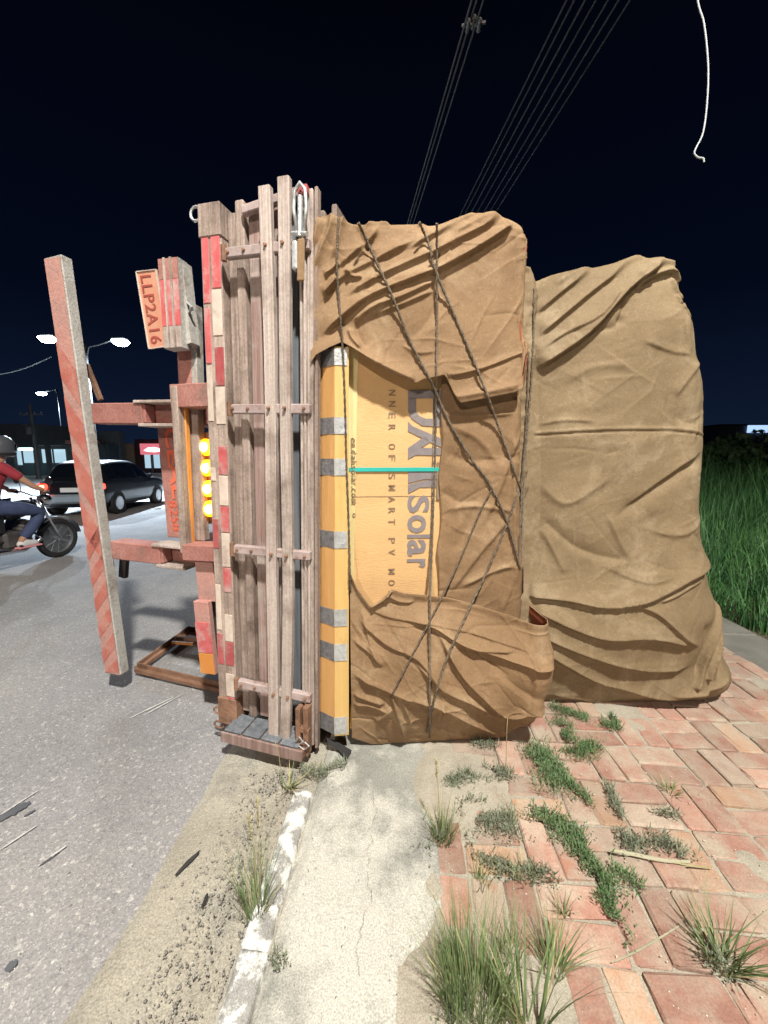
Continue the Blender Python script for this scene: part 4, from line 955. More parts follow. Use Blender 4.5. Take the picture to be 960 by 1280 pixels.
# --- second, taller bundle behind
tarp2 = thing('tarpaulin_bundle', 'tall dusty brown tarpaulin bundle standing on the brick pavers right of the torn one', 'tarpaulin', (0, 0, 0))
top2 = interp([(560, 330), (655, 322), (666, 350), (680, 344), (700, 338), (740, 334), (780, 331), (812, 324), (828, 315), (842, 310), (856, 311), (870, 314), (950, 330)], L2, 1, 0, .022)
sr3 = interp([(852, 310), (855, 330), (852, 365), (851, 385), (864, 397), (869, 420), (872, 450), (884, 478), (888, 500), (887, 560), (884, 600), (882, 640), (885, 680), (887, 720), (890, 750), (896, 775), (905, 800), (914, 825), (920, 850), (917, 868), (905, 885)], L2, 0, 0, .03)
sr3_ = sr3; sr3 = lambda t: sr3_(t) + .018 + .025 * np.clip((t - 1.7) / .5, 0, 1) + .02 * np.clip((.35 - t) / .3, 0, 1)
ul = L2.px(640, 600, 0)[0]; nU, nT = 300, 500
un = np.linspace(0, 1, nU)[:, None] * np.ones((1, nT)); tn = np.ones((nU, 1)) * np.linspace(0, 1, nT)[None, :]
Tmax = 2.35 + .9
T = np.where(tn < .80, tn / .80 * 2.50, 2.50 + (tn - .80) / .20 * .9) + .003
Sr = sr3(T); uf = np.where(un < .8, un / .8, 1 + (un - .8) / .2)
U = ul + np.minimum(uf, 1) * (Sr + .02 - ul) + np.maximum(uf - 1, 0) * .9; Uf = np.minimum(U, Sr)
fl2 = [([(668, 462), (727, 421), (774, 369), (809, 342), (836, 318)], .060, .060, .014, (.08, .22)), ([(671, 421), (733, 369), (775, 340), (815, 326)], .036, .034, .014, (.1, .15)),
    ([(668, 393), (709, 359), (740, 340)], .028, .028, .012), ([(672, 440), (700, 420), (740, 400), (770, 360)], .020, .022, .011), ([(690, 360), (712, 348), (745, 336)], .014, .016, .010),
    ([(790, 362), (815, 347), (838, 341), (850, 352)], .040, .026, .012, (.1, .05)), ([(800, 350), (825, 332), (848, 330)], .024, .016, .012), ([(832, 345), (838, 365), (850, 380)], .024, .016, .014),
    ([(775, 375), (771, 395), (764, 412)], -.020, .02, .02), ([(740, 414), (760, 413), (772, 398)], -.014, .016, .02), ([(835, 368), (848, 390), (866, 402)], .020, .02, .014), ([(846, 392), (847, 420), (850, 447)], .012, .008, .012),
    ([(665, 541), (700, 539), (735, 537), (790, 536), (840, 537), (884, 544)], .008, .003, .012, (.02, .02)), ([(665, 545.5), (700, 543.5), (735, 541.5), (790, 540.5), (840, 541.5), (884, 548.5)], -.008, .005, .005, (.02, .02)), ([(712, 655), (713, 700), (712, 735)], .006, .004, .008), ([(668, 532), (700, 526), (740, 528)], .010, .012, .012),
    ([(756, 648), (800, 615), (850, 584), (880, 566)], -.026, .030, .040), ([(770, 632), (820, 595), (872, 560)], .020, .03, .018), ([(676, 645), (710, 678), (745, 692), (775, 694)], -.026, .035, .030), ([(672, 600), (700, 628), (735, 610), (760, 590)], .014, .03, .03),
    ([(675, 660), (690, 690), (700, 715)], .016, .03, .02), ([(750, 640), (765, 675), (776, 695)], .014, .02, .02), ([(740, 700), (790, 720), (830, 712)], .010, .03, .015),
    ([(655, 740), (700, 742), (740, 748), (785, 741), (836, 721), (888, 696)], .046, .050, .011, (.03, .03)), ([(800, 744), (830, 735), (870, 715)], .020, .012, .010),
    ([(660, 756), (733, 784), (795, 784), (858, 801)], .040, .040, .012, (.05, .15)), ([(770, 745), (800, 755), (835, 785), (862, 802)], .028, .030, .012), ([(672, 788), (743, 815), (802, 828), (858, 824)], .038, .034, .012, (.05, .15)),
    ([(672, 805), (733, 842), (775, 856), (826, 867), (878, 856)], .044, .034, .012, (.05, .05)), ([(743, 842), (760, 868), (771, 887)], .010, .004, .006), ([(690, 870), (740, 880), (780, 888)], .02, .02, .015),
    ([(888, 752), (875, 800), (866, 835), (856, 854)], .044, .018, .014, (.1, .05)), ([(894, 775), (885, 815), (875, 845)], .040, .016, .013, (.1, .05)), ([(900, 800), (898, 830), (885, 850)], -.02, .02, .02), ([(862, 770), (868, 800), (860, 840)], -.022, .02, .02),
    ([(826, 862), (850, 860), (880, 855), (912, 845)], .02, .012, .012), ([(830, 500), (850, 470), (870, 455)], .014, .03, .02), ([(790, 430), (830, 445), (852, 448)], .012, .02, .012),
    ([(700, 480), (740, 460), (780, 462)], .010, .03, .03), ([(830, 520), (860, 530), (885, 500)], -.014, .03, .03), ([(800, 660), (845, 665), (880, 640)], .012, .03, .02), ([(668, 400), (676, 600), (668, 740)], -.012, .03, .03)]
D = (.82 * fold_sum(Uf, T, L2, fl2) + crumple(Uf, T, .016, .004, .0012, .9, .4) + creases(Uf, T, 90, .35, .7, 44, (.0015, .0045), (.004, .010), box=(0, 1.25, 0, 2.4))) * (.30 + .70 * np.clip((Sr - .02 - U) / .09, 0, 1))
D = D - .045 * np.clip((.5 - T) / .5, 0, 1) ** 1.3 + .05 * np.exp(-((T - .55) / .28) ** 2) + .02 * np.clip((.7 - T) / .4, 0, 1) + .05 * np.exp(-((T - .12) / .10) ** 2) * np.clip((Uf - .55) / .3, 0, 1) - .02 * np.clip((.06 - T) / .06, 0, 1) + .07 * np.sin(np.pi * np.clip(Uf / 1.15, 0, 1)) * np.clip(T / .3, 0, 1) * np.clip((2.45 - T) / .4, 0, 1) 
cloth('bundle_cover', L2, U, T, Sr, top2(np.clip(Uf, ul, 1.4)), .07, D, M['tarp2'], tarp2, 0.0, .004, .20)
# the narrow roll of cover squeezed between the two blocks
nU, nT = 40, 260
L3 = Frame(.58, 1.98, 6.0)
un = np.linspace(0, 1, nU)[:, None] * np.ones((1, nT)); tn = np.ones((nU, 1)) * np.linspace(0, 1, nT)[None, :]
zt3 = L3.px(660, 322)[1]; Tq = .02 + tn * (zt3 + .5 - .02); Uq = -.15 + un * .42
D = .035 * ridged(Uq * 3, Tq * 7, 3) + .02 * fbm(Uq * 14, Tq * 10, 3) - .02 * np.clip((.3 - np.abs(Tq - 2.1)), 0, 1) * 0
cloth('gusset', L3, Uq, Tq, np.full_like(Tq, L3.px(667, 500)[0]), np.full_like(Tq, zt3), .04, D, M['tarp2'], tarp2, 0.0)

# --- ropes laid over the cloth
bpy.context.view_layer.update()
dg = bpy.context.evaluated_depsgraph_get()
trees = []
for o in [c for c in tarp1.children] + [c for c in tarp2.children] + [body] + [c for c in crate.children if c.name.startswith('corner_board')]:
    oe = o.evaluated_get(dg); me = oe.to_mesh(); mw = o.matrix_world
    trees.append(BVHTree.FromPolygons([mw @ v.co for v in me.vertices], [tuple(p.vertices) for p in me.polygons])); oe.to_mesh_clear()
def on_cloth(px, py, lift, fallback=1.75):
    d = Vector(ray(px, py)).normalized(); best = None
    for t in trees:
        h = t.ray_cast(Vector(_C), d)
        if h[0] is not None and (best is None or h[3] < best): best = h[3]
    return best
def rope(pts, r, label, m='rope'):
    P = smooth_poly(pts, 16); ds = [on_cloth(x, y, r) for x, y in P]
    good = [d for d in ds if d is not None]
    med = sorted(good)[len(good) // 2]
    ds = [d if d is not None else med for d in ds]
    # a taut rope bridges hollows: never further than the chord of its neighbours
    n = len(ds); arr = np.array(ds)
    for it in range(60):
        sm = arr.copy(); sm[1:-1] = .5 * (arr[:-2] + arr[2:]); arr = np.minimum(np.array(ds), sm)
        arr = np.minimum(arr, np.array(ds))
    Q = []
    for (x, y), d in zip(P, arr): Q.append(Vector(_C) + Vector(ray(x, y)).normalized() * (d - r * .9))
    # finer resampling and three twisted strands
    L = [0]
    for a, b in zip(Q[:-1], Q[1:]): L.append(L[-1] + (b - a).length)
    n = max(20, int(L[-1] / .012)); ss = np.linspace(0, L[-1], n)
    C3 = np.stack([np.interp(ss, L, [q[k] for q in Q]) for k in range(3)], -1)
    mb = MB()
    tan = np.gradient(C3, axis=0); tan /= np.linalg.norm(tan, axis=1)[:, None]
    e1 = np.cross(tan, np.array([0, 1.0, 0])); e1 /= np.linalg.norm(e1, axis=1)[:, None]; e2 = np.cross(tan, e1)
    for k in range(2):
        ph = ss / .035 * 2 * math.pi * .5 + k * math.pi
        mb.tube([tuple(p) for p in C3 + (e1 * np.cos(ph)[:, None] + e2 * np.sin(ph)[:, None]) * r * .42], r * .62, 6)
    return tag(mb.build('rope', M[m], None, True), label, 'rope', 'ropes lashing the load')
rope([(423, 272), (422, 300), (421, 330), (424, 380), (428, 430), (431, 500), (433, 580), (436, 660), (438, 740)], .0050, 'dark rope hanging down the left edge of the carton beside the crate corner')
rope([(448, 279), (465, 315), (490, 370), (512, 425), (540, 480), (560, 525), (590, 575), (612, 605), (635, 655), (650, 710)], .0065, 'left one of two slanting ropes, running from the top down across the carton lettering')
rope([(524, 278), (537, 308), (545, 340), (575, 410), (600, 470), (622, 530), (640, 580), (652, 618)], .0065, 'right one of two slanting ropes on the upper sheet, ending at the cover edge')
rope([(546, 279), (546, 340), (546, 420), (545, 480), (544, 560), (541, 650), (538, 740), (537, 800), (537, 885), (537, 922)], .0055, 'vertical rope running the whole height over the right edge of the carton')
rope([(543, 480), (541, 560), (539, 650), (536, 745)], .0032, 'thin cord beside the vertical rope across the carton')
rope([(648, 612), (634, 655), (606, 720), (580, 775), (556, 830), (540, 885), (533, 915)], .0060, 'rope slanting from the cover edge down to the lower left over the brown sheet')
rope([(616, 610), (600, 640), (575, 700), (548, 755), (520, 810), (488, 872)], .0045, 'lowest leftward slanting rope, over the lower sheet')
rope([(668, 360), (667, 420), (664, 480), (658, 550), (654, 620), (653, 740)], .0060, 'dark vertical rope in the gap between the two covered bundles')
rope([(661, 440), (658, 520), (653, 600), (648, 700)], .0045, 'thin dark rope down the right edge of the torn cover')

# ================================================================== street lamps
def spot(name, loc, power, col, parent, size=R(118), rad=.10):
    ld = bpy.data.lights.new(name, 'SPOT'); ld.energy = power; ld.color = col; ld.spot_size = size; ld.spot_blend = .8; ld.shadow_soft_size = rad
    o = bpy.data.objects.new(name, ld); COL.objects.link(o); o.parent = parent; o.location = loc
    return o
def street_lamp(base, heads, label, height, power, col, lens, glare=1.0, aim=None, rad=.10):
    t = thing('street_lamp', label, 'street lamp', base, 0, 'lit street lamps')
    MB().lathe([(.16, 0), (.16, .04), (.09, .05), (.085, 1.2), (.05, height)], 14).build('pole', M['polemetal'], t, True)
    for hx, hy, hz in heads:
        mid = Vector((hx * .45, hy * .45, height + .02 if hz > height else height - .1))
        MB().tube([(0, 0, height - .5), Vector((hx * .12, hy * .12, height - .05)), mid, (hx, hy, hz)], .028, 8).build('arm', M['polemetal'], t, True)
        d = Vector((hx, hy, 0)).normalized(); rz = math.atan2(d.y, d.x)
        Mx = Matrix.Translation((hx, hy, hz)) @ Matrix.Rotation(rz, 4, 'Z')
        hd = MB().box((-.08, -.11, -.02), (.55, .11, .075), .03, Mx).build('lamp_head', M['polemetal'], t)
        MB().lathe([(.0, -.085), (.07, -.075), (.105, -.045), (.115, -.022)], 16, Mx @ Matrix.Translation((.30, 0, 0)) @ Matrix.Scale(glare, 4)).build('lamp_lens', lens, hd, True)
        q = Mx @ Vector((.30, 0, -.10 * glare - .03))
        sp_ = spot('lamp_light', q, power, col, t, rad=rad, size=R(128) if aim is not None else R(165))
        if aim is not None:
            v = Vector(aim) - (Vector(base) + q); sp_.rotation_euler = v.to_track_quat('-Z', 'Y').to_euler()
    return t
# the lamp over the pavement that lights the truck, and an unseen one added behind the camera as frontal fill
street_lamp((KEY_POS[0] + 2.1, KEY_POS[1] - .2, 0), [(-2.1, .2, KEY_POS[2])], 'tall street lamp by the grass, above the pavement next to the truck', KEY_POS[2] - .1, KEY_W, KEY_COL, M['lampglass_warm'], aim=(-.3, 3.0, 0), rad=.2)
street_lamp((FILL_POS[0] - 2.1, FILL_POS[1], -.1), [(2.1, 0, FILL_POS[2])], 'added fill lamp, a street lamp out of view across the road behind the camera', FILL_POS[2] - .1, FILL_W, FILL_COL, M['lampglass_warm'], aim=(.2, 2, .8))
# twin-arm lamp up the road
YL = 16.0
h1, h2 = aty(148, 428, YL), aty(62, 424, YL); pm = aty(107, 437, YL)
street_lamp((pm.x, YL, -.15), [(h1.x - pm.x - .2, 0, h1.z + .25), (h2.x - pm.x + .2, 0, h2.z + .25)], 'twin-armed street lamp shining white behind the striped bumper post', pm.z + .3, FAR_W, FAR_COL, M['lampglass'], 2.8)
YL = 42.0
h3 = aty(52, 491, YL); p3 = aty(72, 492, YL)
street_lamp((p3.x, YL, -.15), [(h3.x - p3.x + .3, 0, h3.z + .2)], 'smaller single-arm street lamp far off at the left edge', p3.z + .6, FAR_W * .4, FAR_COL, M['lampglass'], 4.0)

# ================================================================== overhead cables
CD = Vector((math.tan(R(-10.2)), 1.0, 0)).normalized()
def cable(px, py, z, dx, dz, r, m, label, sag=0.6):
    d = ray(px, py); p = Vector(_C + d * ((z - EYE) / d[2])); p += Vector((dx, 0, dz))
    pts = []
    for s in np.linspace(-9, 70, 40): 
        q = p + CD * (s - 0); q.z += sag * ((s / 40) ** 2) * .6 - .0; pts.append(q)
    return tag(MB().tube(pts, r, 6).build('overhead_cable', M[m], None, True), label, 'cable', 'overhead cables')
names = ['left', 'middle', 'right']
for k in range(3): cable(555, 140, 7.2, (k - 1) * .075, .04 * (k % 2), .014, 'cable', '%s strand of the close cable trio above the torn tarpaulin' % names[k])
for k, (dx, dz) in enumerate([(-.42, 0), (-.30, .05), (-.22, -.04), (-.05, .03), (.06, -.03), (.22, .02), (.33, -.02)]):
    cable(675, 135, 6.8, dx, dz, .014, 'cable_dark', 'strand %s of the broad cable fan right of the trio' % ['one, leftmost,', 'two from the left', 'three from the left', 'four, the middle one,', 'three from the right', 'two from the right', 'one, rightmost,'][k])
# splice fitting on the trio
d = ray(592, 32); p = Vector(_C + d * ((7.2 - EYE) / d[2]))
sp0 = thing('cable_spacer', 'dark cable spacer clamp on the close cable trio at the top edge', 'spacer', p)
for k in range(3): MB().lathe([(.012, -.09), (.035, -.06), (.02, -.02), (.04, .0), (.02, .03), (.035, .06), (.012, .09)], 10, Matrix.Translation(((k - 1) * .075, 0, .04 * (k % 2))) @ Matrix.Rotation(R(90), 4, 'X')).build('insulator', M['ceramic'], sp0, True)
MB().bar((-.16, 0, .01), (.16, 0, .03), .03, .03).build('spacer_bar', M['ceramic'], sp0)
# loose white wire hanging down
YW = 2.6
wp = [(866, -160), (869, -60), (872, 0), (880, 30), (885, 80), (884, 125), (879, 165), (870, 185), (868, 192), (873, 197), (879, 198), (880, 203)]
pts = [aty(x, y, YW) for x, y in smooth_poly(wp, 5)]
tag(MB().tube(pts, .0046, 8).build('hanging_wire', M['wire_white'], None, True), 'loose white wire dangling from above at the upper right, end curled', 'wire')

# ================================================================== plants
def blades(n, h, spread, lean, width, seed, hvar=.4, curve=.35, segs=5, base=(0, 0, 0)):
    r = np.random.default_rng(seed); V = []; Fq = []; b = 0
    for i in range(n):
        a = r.uniform(0, 2 * math.pi); rr = spread * math.sqrt(r.random()); bx, by = rr * math.cos(a), rr * math.sin(a)
        hh = h * (1 - hvar * r.random()); an = a + r.normal(0, .7); ln = lean * (.2 + r.random()) * hh; cv = curve * hh * r.random()
        wv = width * r.uniform(.6, 1.2); pa = an + math.pi / 2 + r.normal(0, .5)
        for k in range(segs + 1):
            t = k / segs; off = ln * t + cv * t * t; z = hh * t * (1 - .25 * (cv / hh) * t)
            ww = wv * (1 - t) ** .7 * (.75 + .5 * math.sin(math.pi * min(t * 1.3, 1)))
            x, y = bx + math.cos(an) * off, by + math.sin(an) * off
            V.append((x - math.cos(pa) * ww / 2, y - math.sin(pa) * ww / 2, z)); V.append((x + math.cos(pa) * ww / 2, y + math.sin(pa) * ww / 2, z))
        for k in range(segs): Fq.append((b + 2 * k, b + 2 * k + 1, b + 2 * k + 3, b + 2 * k + 2))
        b += 2 * (segs + 1)
    return np.array(V), np.array(Fq)
def tuft(px, py, n, h, spread, lean, width, label, seed, z=0.0, dry=.15, stalks=(), m='grass'):
    g = gnd(px, py, z); t = thing('grass_tuft', label, 'grass tuft', (g.x, g.y, z - .008), 0, 'grass tufts growing on the pavement')
    V, Fq = blades(int(n * (1 - dry)), h, spread, lean, width, seed); tri_mesh('blades', V, Fq, M[m], t)['kind'] = 'stuff'
    V, Fq = blades(max(9, int(n * dry)), h * .8, spread * 1.1, lean * 1.5, width, seed + 100); tri_mesh('dry_blades', V, Fq, M['grass_dry'], t)['kind'] = 'stuff'
    for k, (sx, sh, lx) in enumerate(stalks):
        q = [(sx, 0, 0), (sx + lx * .2, .0, sh * .35), (sx + lx * .5, .01, sh * .7), (sx + lx, .01, sh)]
        st = MB().tube([Vector(p) for p in q], .0014, 5).build('stalk', M['grass_dry'], t, True)
        if sh > .3:
            mb = MB(); rr = random.Random(seed + k)
            for i in range(26):
                u = .78 + .22 * i / 26; p = Vector((sx + lx * u, .008, sh * u)); d = Vector((rr.uniform(-1, 1), rr.uniform(-1, 1), 1.1)).normalized() * .018
                s = Vector((.0022, 0, 0)); mb.add([p - s, p + s, p + d], [(0, 1, 2)])
            mb.build('seed_head', M['grass_dry'], st)
    return t
tuft(320, 1146, 85, .30, .030, .28, .0035, 'upright grass tuft growing in the gutter against the white kerb', 1, -.03, .2, [(.01, .36, -.02), (.02, .42, .0)])
tuft(362, 984, 16, .13, .012, .8, .007, 'small spiky grass tuft at the foot of the truck bed', 2, -.02, .25, [(-.03, .22, -.03)])
tuft(553, 1050, 95, .17, .035, .35, .0032, 'light green grass tuft with a tall seed stalk on the concrete edge', 3, 0, .2, [(-.01, .33, -.02)])
tuft(592, 1268, 300, .34, .075, .14, .0030, 'largest thick grass clump in the bottom foreground', 4, 0, .1, [(.0, .25, -.05), (-.05, .16, -.07)])
tuft(662, 1300, 34, .42, .035, .22, .0058, 'long-bladed grass clump at the bottom edge right of the largest one', 5, 0, .1)
tuft(690, 1212, 55, .19, .03, .45, .0042, 'middle-sized grass tuft between the foreground clump and the bare pavers', 6, 0, .1)
tuft(905, 1205, 85, .18, .032, .75, .0045, 'dark spreading grass tuft among the pavers at the right', 7, 0, .08)
tuft(838, 990, 34, .075, .02, .8, .0040, 'small spreading grass tuft on the dusty pavers near the second bundle', 8, 0, .2)
tuft(735, 945, 46, .10, .04, .5, .0036, 'grass tuft in the green patch in front of the second bundle', 9, 0, .35, [(-.05, .2, -.03), (.03, .16, .01)])
tuft(640, 1022, 22, .085, .022, .4, .0034, 'thin pale grass tuft on the grey ground-cover patch', 10, 0, .3)
tuft(600, 1105, 22, .095, .025, .4, .0034, 'thin grass tuft left of the paired one behind the big clump', 11, 0, .2)
tuft(655, 1100, 22, .10, .025, .4, .0034, 'thin grass tuft behind the big clump nearer the clover strip', 12, 0, .2)
tuft(632, 962, 16, .05, .012, .3, .003, 'single dry grass stalk in front of the torn tarpaulin', 13, 0, .5, [(0, .26, .0)])
tuft(395, 965, 40, .045, .06, .9, .0022, 'wispy low grass by the kerb end below the crate corner', 14, 0, .6)
tuft(566, 1246, 60, .15, .04, .5, .0030, 'low bushy grass on the concrete edge left of the largest clump', 16, 0, .25)
tuft(640, 1190, 40, .16, .03, .25, .0034, 'upright thin grass just behind the largest clump', 17, 0, .15)
tuft(705, 1140, 14, .10, .015, .3, .0034, 'few upright grass blades beside the end of the long weed strip', 18, 0, .1)
tuft(680, 985, 40, .06, .04, .8, .0034, 'low bright grass on the clover patch beside the torn tarpaulin', 15, 0, .2)

# ground cover: creeping weed mats of tiny leaves (uncountable)
def mat_cover(paths, dens, label, m, seed, leaf=.0075):
    r = np.random.default_rng(seed); V = []; Fq = []; b = 0
    for pts, wd in paths:
        P = [gnd(x, y) for x, y in smooth_poly(pts, 5)]
        for a, c in zip(P[:-1], P[1:]):
            l = (c - a).length; n = int(l * wd * 2 * dens) + 1
            for i in range(n):
                t = r.random(); p = a.lerp(c, t); q = r.normal(0, wd * .55, 2); x, y = p.x + q[0], p.y + q[1]
                if vnoise(np.array([x * 16.0]), np.array([y * 16.0]))[0] < .36: continue
                z0 = r.uniform(.002, .016) + .012 * math.exp(-(q[0] ** 2 + q[1] ** 2) / (wd * wd)); an = r.uniform(0, 6.283); tl = r.normal(0, .5); s = leaf * r.uniform(.5, 1.5)
                d = np.array([math.cos(an) * math.cos(tl), math.sin(an) * math.cos(tl), abs(math.sin(tl)) + .1]); e_ = np.array([-math.sin(an), math.cos(an), r.normal(0, .3)]); o_ = np.array([x, y, z0])
                if r.random() < .22:
                    d = np.array([math.cos(an) * .55, math.sin(an) * .55, .9]); s *= 3.2; e_ = e_ * .25
                V += [o_, o_ + d * s * .5 + e_ * s * .28, o_ + d * s, o_ + d * s * .5 - e_ * s * .28]; Fq.append((b, b + 1, b + 2, b + 3)); b += 4
    o = tri_mesh('ground_cover', np.array(V), np.array(Fq), M[m]); tag(o, label, 'ground cover', None, 'stuff'); return o
mat_cover([([(668, 940), (690, 965), (700, 985)], .07), ([(700, 975), (722, 990), (738, 1008)], .022), ([(672, 1022), (715, 1048), (745, 1092), (762, 1120)], .055), ([(748, 1110), (768, 1150), (782, 1178)], .02), ([(760, 1085), (800, 1112)], .022),
           ([(690, 885), (730, 900), (770, 912)], .03), ([(700, 905), (712, 940), (745, 935)], .05), ([(763, 895), (775, 915)], .015)], 100000, 'deep green creeping weed mats across the pavers', 'clover', 21)
mat_cover([([(560, 985), (600, 968), (640, 972)], .035), ([(590, 1010), (610, 1030), (650, 1030)], .06), ([(530, 1050), (555, 1056), (580, 1052)], .045), ([(760, 985), (775, 1020), (800, 1026), (845, 1020)], .022), ([(780, 1060), (820, 1055), (860, 1072)], .035), ([(770, 1040), (790, 1062)], .02),
           ([(600, 1080), (640, 1090), (690, 1100)], .03), ([(560, 1190), (575, 1230), (560, 1275)], .035), ([(345, 1200), (352, 1216)], .02), ([(380, 960), (400, 970), (430, 958)], .03), ([(590, 930), (620, 935)], .03), ([(880, 1190), (905, 1215)], .035)], 75000, 'grey-green creeping weeds among the dust on the pavers', 'clover_grey', 22)

# gravel along the kerb, loose grit and pale petals (uncountable)
def pebbles(n, fn, smin, smax, label, m, seed, cat):
    r = np.random.default_rng(seed); V = []; Fq = []; b = 0
    base = np.array([(1, 0, 0), (-1, 0, 0), (0, 1, 0), (0, -1, 0), (0, 0, .7), (0, 0, -.7)], float); fc = [(0, 2, 4), (2, 1, 4), (1, 3, 4), (3, 0, 4), (2, 0, 5), (1, 2, 5), (3, 1, 5), (0, 3, 5)]
    for i in range(n):
        x, y, z = fn(r); s = smin + (smax - smin) * r.random() ** 3; a = r.uniform(0, 6.28); sc = s * r.uniform(.6, 1.2, 3)
        B = base * sc + r.normal(0, s * .12, (6, 3)); c, sn = math.cos(a), math.sin(a); V.append(np.stack([B[:, 0] * c - B[:, 1] * sn + x, B[:, 0] * sn + B[:, 1] * c + y, B[:, 2] + z], -1))
        Fq += [(p + b, q + b, w_ + b) for p, q, w_ in fc]; b += 6
    o = tri_mesh('loose_' + cat, np.concatenate(V), np.array(Fq), M[m]); tag(o, label, cat, None, 'stuff')
    return o
def f1(r):
    y = r.uniform(.55, 1.55); x = -.60 + r.normal(0, .07); return min(x, -.49), y, float(road_z(x)) + .022 + .02 * (x > -.6)
pebbles(2600, f1, .0010, .0065, 'grey gravel scattered in the gutter along the white kerb', 'gravel', 31, 'gravel')
def f2(r):
    x = r.uniform(-3.2, -.7); y = r.uniform(.5, 3.2); return x, y, float(road_z(x)) + .003
pebbles(1500, f2, .0012, .005, 'fine loose grit strewn over the asphalt', 'gravel', 32, 'grit')
def f3(r):
    return r.uniform(.1, 1.3), r.uniform(.72, 1.7), .004
pebbles(420, f3, .0012, .0042, 'tiny pale petals and crumbs strewn over the pavers', 'litter', 33, 'litter')
def f4(r):
    return r.uniform(-.39, .1), r.uniform(.72, 1.6), .008
pebbles(260, f4, .0008, .003, 'fine crumbs of grit on the concrete strip', 'gravel', 34, 'crumbs')

# single bits lying about
def strip_thing(name, pts, wd, z, m, label, cat, th=.004):
    P = [gnd(x, y, z) for x, y in smooth_poly(pts, 4)]; mb = MB(); vs = []; fs = []; n = len(P)
    for i, p in enumerate(P):
        d = (P[min(i + 1, n - 1)] - P[max(i - 1, 0)]).normalized(); s = Vector((-d.y, d.x, 0)); ww = wd * math.sin(math.pi * (i + .4) / (n - 1 + .8)) ** .6
        for k, h in ((-1, 0), (0, th), (1, 0)): vs.append(p + s * ww * .5 * k + Vector((0, 0, h + .004)))
    for i in range(n - 1):
        for k in range(2): fs.append((3 * i + k, 3 * i + k + 1, 3 * i + k + 4, 3 * i + k + 3))
    return tag(mb.add(vs, fs).build(name, M[m], None, True), label, cat)
strip_thing('rubber_scrap', [(219, 1096), (232, 1082), (240, 1074), (249, 1066)], .016, -.035, 'rubber', 'dark sliver of rubber lying on the sandy shoulder', 'scrap', .006)
strip_thing('dry_leaf', [(762, 1065), (790, 1070), (830, 1078), (862, 1080)], .008, .006, 'leafdry', 'long dry pale leaf lying on the weeds in the paving', 'leaf', .012)
strip_thing('dry_twig', [(764, 1205), (800, 1188), (850, 1158)], .006, .003, 'leafdry', 'thin pale straw lying aslant on the pavers at the right', 'straw', .004)
strip_thing('dry_twig', [(842, 1080), (870, 1084), (890, 1086)], .006, .006, 'grass_dry', 'pale leaf stem continuing the dry leaf on the pavers', 'straw', .004)
strip_thing('rubber_scrap', [(252, 1136), (257, 1126), (259, 1118)], .012, -.032, 'rubber', 'small dark scrap near the gutter gravel', 'scrap', .005)

# tall field of grass right of the pavement (uncountable)
def field():
    r = np.random.default_rng(5); n = 30000
    rad = 3.6 + 26 * r.random(n) ** 1.8; ang = r.uniform(R(20), R(62), n); x = rad * np.sin(ang) * 1.0; y = rad * np.cos(ang)
    k = (x > 2.86 + .12 * np.sin(y * 3)) & (y > .5); x = x[k]; y = y[k]; n = len(x)
    h = (.26 + .5 * np.clip((x - 2.9) / 1.6, 0, 1) + .45 * np.clip((x - 5) / 5, 0, 1)) * r.uniform(.45, 1.4, n) * (.45 + 1.1 * vnoise(x * 1.3, y * 1.3)); an = r.uniform(0, 6.283, n); ln = h * r.uniform(.1, .75, n)
    wd = r.uniform(.006, .013, n) * (1 + rad[k] * .04); pa = an + math.pi / 2 + r.normal(0, .5, n); S = 4; V = np.zeros((n, S + 1, 2, 3))
    for s in range(S + 1):
        t = s / S; off = ln * t ** 1.8; z = h * (t - .22 * t ** 3 * (ln / h)); ww = wd * (1 - t) ** .6
        for q, sg in ((0, -1), (1, 1)):
            V[:, s, q, 0] = x + np.cos(an) * off + sg * np.cos(pa) * ww / 2; V[:, s, q, 1] = y + np.sin(an) * off + sg * np.sin(pa) * ww / 2; V[:, s, q, 2] = z - .03
    I = np.arange(n * (S + 1) * 2).reshape(n, S + 1, 2); Q = np.stack([I[:, :-1, 0], I[:, :-1, 1], I[:, 1:, 1], I[:, 1:, 0]], -1).reshape(-1, 4)
    tag(tri_mesh('tall_grass', V.reshape(-1, 3), Q, M['grass_dark']), 'tall dark green grass field right of the pavement', 'grass', None, 'stuff')
field()
# bushes far behind the field
def bush(loc, rx, rz_, label, seed):
    r = np.random.default_rng(seed); t = thing('bush', label, 'bush', loc, 0, 'bushes beyond the grass'); n = 2600; V = []; Fq = []
    c = r.normal(0, 1, (n, 3)); c /= np.linalg.norm(c, axis=1)[:, None]; c *= (r.random(n) ** .4)[:, None]; lump = 1 + .35 * np.sin(c[:, 0] * 5 + seed) * np.cos(c[:, 2] * 4)
    P = c * lump[:, None] * np.array([rx, rx * .7, rz_]) + np.array([0, 0, rz_ * .95]); s = .16
    for i in range(n):
        a = r.normal(0, 1, 3); a /= np.linalg.norm(a); b_ = np.cross(a, r.normal(0, 1, 3)); b_ /= np.linalg.norm(b_); V += [P[i] - a * s, P[i] + b_ * s * .5, P[i] + a * s, P[i] - b_ * s * .5]; Fq.append((4 * i, 4 * i + 1, 4 * i + 2, 4 * i + 3))
    tri_mesh('foliage', np.array(V), np.array(Fq), M['bush'], t)
    for k in range(4): MB().tube([(0, 0, 0), (r.normal(0, .2), 0, rz_ * .6), (r.normal(0, rx * .3), r.normal(0, .3), rz_ * 1.2)], [.09, .06, .02], 6).build('stem', M['bark'], t)
b1 = aty(905, 560, 17); bush((b1.x, 17, 0), 2.6, 1.15, 'dark low bush beyond the grass, just right of the tall bundle', 3)
